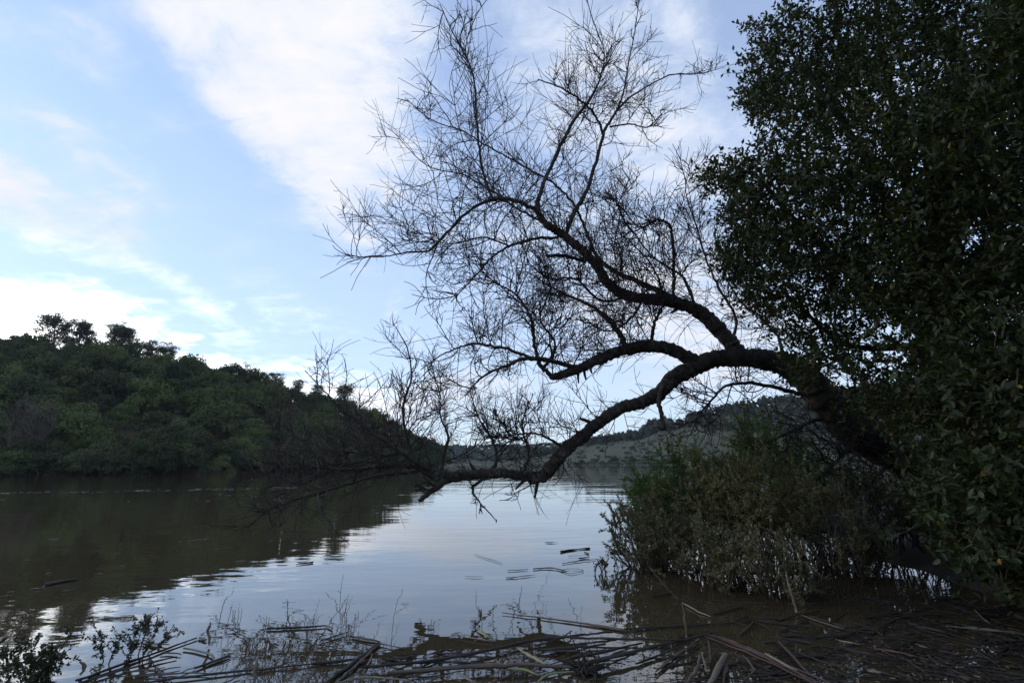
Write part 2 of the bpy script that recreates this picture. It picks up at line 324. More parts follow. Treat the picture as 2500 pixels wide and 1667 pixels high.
def fbm(x, y, s, o=4):
    return mnoise.fractal(Vector((x * s, y * s, 0.3)), 1.0, 2.0, o)
class Loft:
    """hillside from a shoreline up to a ridge and down behind; columns (u, shoreY, v_ridge, ridgeY)"""
    def __init__(s, cols, nc=120, nr=40, bump=1.0, conv=0.8):
        s.cols = np.array(cols, float); s.conv = conv; s.bump = bump; s.nc = nc; s.nr = nr
    def col(s, u):
        c = s.cols; return [np.interp(u, c[:, 0], c[:, i]) for i in (1, 2, 3)]
    def pt(s, u, t):
        sy, vr, ry = s.col(u)
        d = ray(u, 1131 - (u - 1250) * math.tan(ROLL) * -1); a = np.array([d[0] / d[1] * sy, sy, -0.4])
        r = P(u, vr, ry)
        if t <= 1:
            p = a + (r - a) * t; tt = t * t * (3 - 2 * t) * .35 + t * .65; tt *= min(1, .35 + 4 * t); p[2] = a[2] + (r[2] - a[2]) * (tt * (1 - s.conv * .3) + s.conv * .3 * (1 - (1 - t) ** 1.5) * min(1, .2 + 4 * t))
        else:
            p = r + (r - a) * (t - 1); p[2] = r[2] * max(-0.05, 1 - (t - 1) * 1.3)
        k = min(1, 5 * t)
        p[2] += k * s.bump * (fbm(p[0], p[1], 0.035) * 2.0 + fbm(p[0], p[1], 0.16) * 0.6)
        return p
    def mesh(s, name):
        us = np.linspace(s.cols[0, 0], s.cols[-1, 0], s.nc); ts = np.linspace(0, 1.9, s.nr)
        v = np.array([s.pt(u, t) for t in ts for u in us])
        i = np.arange(s.nr - 1)[:, None] * s.nc + np.arange(s.nc - 1)[None]; i = i.ravel()
        return mesh_np(name, v, [np.stack([i, i + 1, i + 1 + s.nc, i + s.nc], 1)], True)
hillL = Loft([(-1500, 60, 720, 150), (-700, 72, 790, 160), (0, 82, 858, 170), (150, 85, 866, 172), (265, 88, 876, 175), (400, 93, 905, 178),
              (460, 96, 922, 180), (600, 104, 950, 185), (740, 115, 985, 190), (820, 124, 1008, 194), (880, 132, 1030, 196), (960, 146, 1070, 200), (1010, 158, 1098, 204), (1050, 172, 1120, 206), (1085, 190, 1134, 207)], bump=1.0, conv=0.6)
tag(obj('hillside', hillL.mesh('hillside'), M['hill_soil']), 'wooded hill sloping down to the lake on the far shore', None, None, 'structure')
hillR = Loft([(1230, 380, 1130, 440), (1300, 340, 1116, 440), (1380, 300, 1098, 440), (1480, 268, 1078, 430), (1560, 250, 1070, 420), (1620, 244, 1050, 405), (1700, 236, 1022, 400),
              (1820, 228, 996, 400), (2000, 216, 970, 400), (2300, 200, 940, 395), (2900, 180, 900, 380)], bump=0.8, conv=0.35)
tag(obj('far_hillside', hillR.mesh('far_hillside'), M['far_grass']), 'grassy far hillside across the lake on the right', None, None, 'structure')
ridge = Loft([(500, 560, 1096, 950), (900, 560, 1098, 950), (1050, 555, 1092, 940), (1150, 550, 1096, 940), (1300, 540, 1094, 930), (1450, 530, 1082, 900), (1650, 500, 1065, 880), (1900, 480, 1040, 860)], nc=80, nr=24, bump=1.2, conv=0.2)
tag(obj('far_ridge', ridge.mesh('far_ridge'), M['far_grass']), 'low bluish ridge at the end of the lake', None, None, 'structure')

# bank on the right under the oak, wrapping behind the camera
def bank_mesh():
    xs = np.concatenate([np.linspace(-60, -2, 24), np.linspace(-1.5, 14, 60), np.linspace(15, 120, 24)])
    ys = np.concatenate([np.linspace(-60, -4, 18), np.linspace(-3.5, 24, 80), np.linspace(26, 130, 20)])
    v = []
    for y in ys:
        # shoreline x as a function of y
        sx = np.interp(y, [-60, -2, 1.5, 2.2, 3.5, 5.5, 7.5, 9.5, 14, 30, 130], [-80, -60, -30, 2.2, 4.2, 4.6, 4.8, 5.2, 8.0, 24, 160])
        for x in xs:
            d = x - sx
            if y < 2.6: d = min(d, max((2.6 - y) * 0.6, x - np.interp(y, [0, 2.6], [3.0, 4.0])))
            z = -0.35 + 0.0 * x if d < -2 else np.interp(d, [-2, 0, 1.5, 4, 10, 60], [-0.5, -0.02, 0.35, 0.9, 2.2, 9])
            v.append((x, y, z + 0.12 * fbm(x, y, 0.7) * (1 if d > 0 else 0.2)))
    nx = len(xs); ny = len(ys)
    i = (np.arange(ny - 1)[:, None] * nx + np.arange(nx - 1)[None]).ravel()
    return mesh_np('bank', v, [np.stack([i, i + 1, i + 1 + nx, i + nx], 1)], True)
tag(obj('bank', bank_mesh(), M['mud']), 'muddy bank rising under the oak at the right', None, None, 'structure')

# ------------------------------------------------------------------ hillside trees
def crown_mesh(name, seed, rx, rz, nclump, nleaf, size, flat=0.55):
    r = np.random.default_rng(seed)
    cs = []; rs = []
    for k in range(nclump):
        d = r.normal(0, 1, 3); d /= np.linalg.norm(d); d[2] = abs(d[2]) * 1.05 - 0.45
        rad = r.uniform(0.45, 0.85)
        cs.append(np.array([d[0] * rx * rad, d[1] * rx * rad, rz * (0.5 + d[2] * rad * 0.8)])); rs.append(r.uniform(0.26, 0.42) * rx)
    per = nleaf // nclump; pos = []; nr_ = []
    for c, q_ in zip(cs, rs):
        d = r.normal(0, 1, (per, 3)); d /= np.linalg.norm(d, axis=1, keepdims=True)
        d[:, 2] = np.where(d[:, 2] < -0.3, -d[:, 2] * 0.5, d[:, 2])
        rr = q_ * r.uniform(0.7, 1.08, (per, 1))
        pos.append(c + d * rr * np.array([1, 1, flat + 0.3])); nr_.append(d)
    pos = np.concatenate(pos); n_ = norm(np.concatenate(nr_) + r.normal(0, 0.45, (len(pos), 3)))
    dd = norm(np.cross(n_, r.normal(0, 1, (len(pos), 3))))
    sz = size * r.uniform(0.6, 1.4, len(pos))
    return leaf_mesh(name, pos - dd * sz[:, None] * 0.5, dd, n_, sz, sz * 0.75, LEAF4)
def trunk_mesh(name, seed, h, r0, spread):
    r = np.random.default_rng(seed); T = Tubes()
    top = np.array([r.normal(0, 0.15) * h, r.normal(0, 0.15) * h, h * 0.55])
    T.add(smooth_line([(0, 0, -0.8), (top[0] * 0.4, top[1] * 0.4, h * 0.25), top], 4), np.linspace(r0, r0 * 0.6, 9), 6)
    for k in range(5):
        a = r.uniform(0, 6.28); e = top + np.array([math.cos(a) * spread, math.sin(a) * spread, h * r.uniform(0.1, 0.38)])
        T.add(smooth_line([top, (top + e) / 2 + r.normal(0, 0.1, 3), e], 3), np.linspace(r0 * 0.5, r0 * 0.12, 7), 4)
    return T.mesh(name)
oakC = [crown_mesh('dome_crown', 10 + i, 4.2 + 0.25 * (i % 3), 5.6 + 0.4 * (i % 2), 20, 2600, 0.42) for i in range(6)]
oakT = [trunk_mesh('dome_trunk', 20 + i, 5.0, 0.32, 2.3) for i in range(3)]
for me in oakC: me.materials.append(M['hill_leaf'])
greenC = [me.copy() for me in oakC[:4]]
for me in greenC: me.materials.clear(); me.materials.append(M['hill_green'])
for me in oakT: me.materials.append(M['stem'])
def bare_mesh(seed, h, n=150):
    r = np.random.default_rng(seed); T = Tubes()
    for k in range(9):
        a = r.uniform(0, 6.28); b = np.array([math.cos(a), math.sin(a), 0]) * 0.4
        e = np.array([math.cos(a) * h * r.uniform(.1, .4), math.sin(a) * h * r.uniform(.1, .4), h * r.uniform(.7, 1)])
        ln = smooth_line([b, (b + e) / 2 + r.normal(0, .12 * h / 3, 3), e], 4); T.add(ln, np.linspace(.07, .03, len(ln)), 3, False)
        for j in range(n // 9):
            p = ln[r.integers(2, len(ln))]; d = r.normal(0, 1, 3); d[2] = abs(d[2]) + 0.5; d /= np.linalg.norm(d)
            l2 = r.uniform(.15, .4) * h; T.add([p, p + d * l2 * .5 + r.normal(0, .05, 3), p + d * l2], [.035, .028, .018], 3, False)
    me = T.mesh('bare_branches'); me.materials.append(M['bare_twig']); return me
bareC = [bare_mesh(40 + i, 3.6, 260) for i in range(3)]
def euc_meshes(seed, h, nb, wide):
    r = np.random.default_rng(seed); T = Tubes(); pos = []; nrm = []
    lean = r.normal(0, 0.06, 2)
    spine = smooth_line([(0, 0, -1), (lean[0] * h * .4, lean[1] * h * .4, h * .35), (lean[0] * h, lean[1] * h, h * .7), (lean[0] * 1.4 * h, lean[1] * 1.4 * h, h * .9)], 4)
    T.add(spine, np.linspace(0.34, 0.10, len(spine)), 6)
    for k in range(nb):
        t = r.uniform(0.25, 1.0); p = spine[int(t * (len(spine) - 1))]
        a = r.uniform(0, 6.28); reach = wide * h * r.uniform(.5, 1) * (1.25 - 0.55 * t)
        e = p + np.array([math.cos(a) * reach, math.sin(a) * reach, h * r.uniform(.05, .2)])
        ln = smooth_line([p, p + (e - p) * .5 + np.array([0, 0, -.03 * h]), e], 3); T.add(ln, np.linspace(.11, .04, len(ln)), 4)
        for c in range(r.integers(2, 4)):
            cc = e + r.normal(0, 0.07 * h, 3) * np.array([1, 1, .7]); m = r.integers(30, 54)
            d = r.normal(0, 1, (m, 3)); pos.append(cc + d * np.array([.06, .06, .028]) * h); nrm.append(d + np.array([0, 0, 1.0]))
    pos = np.concatenate(pos); n_ = norm(np.concatenate(nrm)); dd = norm(np.cross(n_, r.normal(0, 1, (len(pos), 3))))
    sz = r.uniform(.3, .65, len(pos)) * h / 12
    cm = leaf_mesh('gum_crown', pos, dd, n_, sz, sz * .6, LEAF4); cm.materials.append(M['euc_leaf'])
    tm = T.mesh('gum_trunk'); tm.materials.append(M['dry_stem']); return tm, cm
def tree(name, loc, rz, sc, tm, cm, label, cat, group=None, szs=1.0):
    e = empty(name, loc); e.rotation_euler = (0, 0, rz); e.scale = (sc, sc, sc * szs)
    if tm: obj('trunk', tm, None, e)
    if cm: obj('crown', cm, None, e)
    return tag(e, label, cat, group)
# scattered woodland on the left hill
placed = []
def far_enough(p, dmin):
    return all((p[0] - a) ** 2 + (p[1] - b) ** 2 > dmin * dmin for a, b in placed)
def hill_tree(u, t, sc):
    p = hillL.pt(u, t); placed.append((p[0], p[1])); i = random.randrange(6)
    green = (u < 620 and 0.10 < t < 0.55 and random.random() < 0.5) or random.random() < 0.07
    zone = 'at the left' if u < 230 else ('below the skyline gums' if u < 430 else ('above the eroded bank' if u < 700 else 'near the tip of the headland'))
    if green:
        lab, grp = 'bright green rounded tree in the hillside woodland ' + zone, 'bright green hillside trees ' + zone; cm = greenC[i % 4]
    elif t > 0.85:
        lab, grp = 'dark low tree on the skyline of the wooded hill ' + zone.replace('below the skyline gums', 'among the gum trees'), 'dark skyline trees ' + zone; cm = oakC[i]
    elif t < 0.12:
        lab, grp = 'dark tree at the water edge of the wooded hill ' + zone.replace('above', 'beside'), 'dark shoreline trees ' + zone; cm = oakC[i]
    else:
        lab, grp = 'dark evergreen oak on the slope of the wooded hill ' + zone, 'dark hillside oaks ' + zone; cm = oakC[i]
    tree('hillside_tree', (p[0], p[1], p[2] - 0.5), random.uniform(0, 6.28), sc, oakT[i % 3], cm, lab, 'tree', grp, random.uniform(0.9, 1.55))
u = -200.0
while u < 1075:                    # trees along the shoreline
    if not (480 < u < 530 or (u < 330 and random.random() < .5)): hill_tree(u, random.uniform(.0, .03), random.uniform(.55, .85)); hill_tree(u + 14, random.uniform(.05, .1), random.uniform(.7, 1.0))
    u += random.uniform(24, 40) * (1 if u < 700 else .75)
tries = 0; nt_ = 0
while nt_ < 250 and tries < 30000:
    tries += 1
    u = random.uniform(-240, 1075); t = 0.07 + random.random() * 1.0
    p = hillL.pt(u, t)
    if not far_enough(p, 5.0 + 2.6 * random.random()): continue
    if 480 < u < 530 and t < 0.14: continue
    if 380 < u < 450 and 0.25 < t < 0.36: continue
    hill_tree(u, t, random.uniform(.6, .95) if t > .8 and 80 < u < 430 else random.uniform(.7, 1.05) if t > .85 else random.uniform(.7, 1.35)); nt_ += 1
# bare pinkish thickets along the far shore
for k, (u, t, s) in enumerate([(20, .05, 1.3), (55, .06, 1.9), (95, .02, 1.0), (140, .015, .8), (185, .015, .8), (215, .015, 1.1), (245, .02, 1.25), (290, .02, 1.1), (310, .02, .8), (405, .28, 1.1), (380, .32, 1.0), (455, .3, 1.1), (640, .10, 1.1), (700, .10, 1.2), (755, .09, 1.2), (810, .12, 1.3), (610, .09, .8)]):
    p = hillL.pt(u, t)
    if t < .1:
        lab, grp = 'bare pinkish grey thicket at the water edge below the hill', 'bare thickets along the far shore'
    else:
        lab, grp = 'leafless grey shrub in a gap of the hillside woodland', 'leafless shrubs on the hillside'
    if k == 1: lab, grp = 'tall bare grey tree standing above the shoreline thicket at far left', None
    e = empty('bare_shrub', (p[0], p[1], p[2])); e.rotation_euler[2] = k; e.scale = (s * 1.2, s * 1.2, s * (1.5 if k == 1 else .8)); obj('branches', bareC[k % 3], None, e); tag(e, lab, 'shrub', grp)
# gum trees on the skyline: u, v of the crown top, width factor
GUMS = [(128, 778, .36, 1.25, 'tallest spreading gum tree on the hill skyline at left'), (190, 792, .22, .95, 'narrow gum tree just right of the tallest skyline gum'),
        (212, 800, .2, .9, 'slim gum tree in the middle of the skyline gum group'), (258, 797, .26, 1.0, 'gum tree with several rounded tops on the hill skyline'),
        (290, 806, .28, 1.0, 'bushy dark gum tree at the centre of the skyline row'), (340, 836, .34, .8, 'low wide gum tree near the right end of the skyline row'),
        (380, 842, .4, .7, 'leaning gum tree with open flat tufts at the right end of the skyline row'), (402, 856, .3, .45, 'smallest gum tree last in the skyline row'),
        (590, 910, .36, .6, 'low flat topped gum tree halfway down the ridge'), (665, 917, .4, .75, 'round topped gum tree on the falling ridge'),
        (728, 936, .36, .8, 'gum tree with two tufts on the falling ridge'), (838, 948, .26, 1.15, 'tall ragged gum tree standing clear near the end of the headland'),
        (775, 962, .34, .7, 'short gum tree between the tufted and the ragged gum trees')]
for k, (u, v, wd, s, lab) in enumerate(GUMS):
    tt = 0.98 if k != 11 else 0.85
    p = hillL.pt(u, tt); top = P(u, v, p[1]); h = max(7.5, (top[2] - p[2]) * 1.05)
    tm, cm = euc_meshes(60 + k, h, 34 if k not in (0, 4) else 50, wd)
    tree('gum_tree', tuple(p), 0, 1, tm, cm, lab, 'tree', None)
# pale trunk leaning on the slope
# far hillside: row of gum trees on the top, scattered bushes below
farC = [crown_mesh('far_crown', 80 + i, 2.8, 8.5, 16, 900, 0.75, 0.9) for i in range(4)]
farT = [trunk_mesh('far_trunk', 90 + i, 9.0, 0.3, 1.4) for i in range(2)]
for me in farC: me.materials.append(M['far_leaf'])
for me in farT: me.materials.append(M['dry_stem'])
k = 0; tries = 0; placed = []
while k < 300 and tries < 12000:
    tries += 1
    if k < 95: u = random.uniform(1300, 1640); t = random.uniform(.86, 1.06)
    else: u = random.uniform(1560, 2350); t = random.uniform(0.3, 1.05)
    if t < np.interp(u, [1560, 1640, 1760, 1900], [.86, .8, .5, .3]): continue
    p = hillR.pt(u, t)
    if not far_enough(p, 2.6): continue
    placed.append((p[0], p[1]))
    big = 1570 < u < 1630 and t > .9
    s = random.uniform(.9, 1.3) * (1.5 if big else 1.0)
    tree('far_gum_tree', (p[0], p[1], p[2] - 1.8 * s), random.uniform(0, 6), s, farT[k % 2], farC[k % 4],
         'tall rounded gum tree beside the grassy crest across the lake' if big else ('gum tree in the dense row on the far crest' if k < 95 else 'grey gum tree in the grove on the far right hillside'),
         'tree', 'rounded gums beside the far crest' if big else ('row of gums on the far crest' if k < 95 else 'grove on the far right hillside')); k += 1
for (u, t, s, lab) in [(1470, .42, .55, 'small dark bush halfway up the grassy far slope'), (1500, .12, .75, 'dark round bush near the water on the grassy far slope'), (1420, .1, .6, 'low dark bush at the far waterline left of the round bush'), (1545, .08, .7, 'low bush at the far waterline right of the round bush'), (1360, .15, .6, 'small bush at the far left foot of the grassy slope')]:
    p = hillR.pt(u, t); tree('bush', tuple(p), 1.0, s, None, oakC[0], lab, 'bush')
# low scrub speckling the far slope
base = crown_mesh('tmp2', 98, 1.1, 1.3, 5, 40, .6, .8)
bv = np.empty(len(base.vertices) * 3, np.float32); base.vertices.foreach_get('co', bv); bv = bv.reshape(-1, 3); bf = np.arange(len(bv)).reshape(-1, 4)
fp = []
while len(fp) < 750:
    u = random.uniform(1260, 2300); t = random.random() ** 1.3 * .95; p = hillR.pt(u, t)
    if fbm(p[0], p[1], .03, 3) + random.uniform(-.35, .35) > .05 or t < .04: fp.append(p)
vv = np.concatenate([bv * random.uniform(.5, 1.5) * np.array([1.3, 1.3, 1]) + p for p in fp]); ff = np.concatenate([bf + i * len(bv) for i in range(len(fp))])
tag(obj('scrub', mesh_np('scrub', vv, [ff]), M['far_leaf']), 'low grey scrub speckling the grassy far slope', 'scrub', None, 'stuff')
# forest massed on the end ridge
fp = []
for k in range(700):
    u = random.uniform(880, 1700); t = random.uniform(.15, 1.02); fp.append(ridge.pt(u, t))
fp = np.array(fp); base = crown_mesh('tmp', 99, 5.5, 9, 10, 160, 2.6, .8)
bv = np.empty(len(base.vertices) * 3, np.float32); base.vertices.foreach_get('co', bv); bv = bv.reshape(-1, 3)
bf = np.arange(len(bv)).reshape(-1, 4)
vv = np.concatenate([bv * rng.uniform(.7, 1.1) + p for p in fp]); ff = np.concatenate([bf + i * len(bv) for i in range(len(fp))])
tag(obj('forest', mesh_np('forest', vv, [ff]), M['far_leaf']), 'bluish forest massed on the ridge at the end of the lake', 'forest', None, 'stuff')

HAZE = 0.0001
# ------------------------------------------------------------------ bare leaning tree
TY = 8.4                         # distance of the leaning tree
tree_root = empty('bare_tree', tuple(P(2330, 1260, TY + 0.6)))
tag(tree_root, 'large leafless tree leaning out from the right bank low over the lake', 'tree')
ORG = np.array(tree_root.location)
def grow(T, p, d, length, r0, r1, n, wob, up, sides=3):
    pts = [p]; d = d / np.linalg.norm(d); cv_ = rng.normal(0, wob * .55, 3)
    for i in range(n):
        d = d + rng.normal(0, wob * .6, 3) + cv_ + np.array([0, 0, up]); d /= np.linalg.norm(d)
        p = p + d * (length / n); pts.append(p)
    pts = np.array(pts); T.add(pts, np.linspace(r0, r1, n + 1), sides, False)
    return pts
def side_dir(tan, outward=0.75, upb=0.25):
    s = rng.normal(0, 1, 3); s -= tan * (s @ tan); s /= np.linalg.norm(s) + 1e-9
    d = s * outward + tan * rng.uniform(0.2, 0.8) + np.array([0, 0, upb]); return d / np.linalg.norm(d)
def ramify(T, pts, n1, l1, r1, up=0.05, t0=0.12, k2=8, k3=2):
    """three orders of long wiry shoots along a limb"""
    for a in range(n1):
        f = t0 + (1 - t0) * rng.random(); i = min(int(f * (len(pts) - 1)), len(pts) - 2)
        tan = norm(pts[i + 1] - pts[i]); p = pts[i] + (pts[i + 1] - pts[i]) * rng.random()
        ln = l1 * rng.uniform(0.35, 1.5) * (1.2 - 0.55 * f); rr = r1 * rng.uniform(.65, 1.25)
        q1 = grow(T, p, side_dir(tan, 0.8, 0.2), ln, rr, rr * 0.45, 9, 0.18, up)
        for b in range(int(k2 * ln / l1 + 1)):
            j = rng.integers(1, len(q1) - 2); t2 = norm(q1[j + 1] - q1[j])
            q2 = grow(T, q1[j], side_dir(t2, 0.6, 0.12), ln * rng.uniform(0.2, 0.8), rr * 0.55, rr * 0.36, 6, 0.17, up)
            for c in range(rng.integers(0, k3 + 1)):
                m = rng.integers(1, len(q2) - 2); t3 = norm(q2[m + 1] - q2[m])
                grow(T, q2[m], side_dir(t3, 0.55, 0.1), ln * rng.uniform(0.12, 0.45), rr * 0.40, rr * 0.30, 4, 0.12, up)
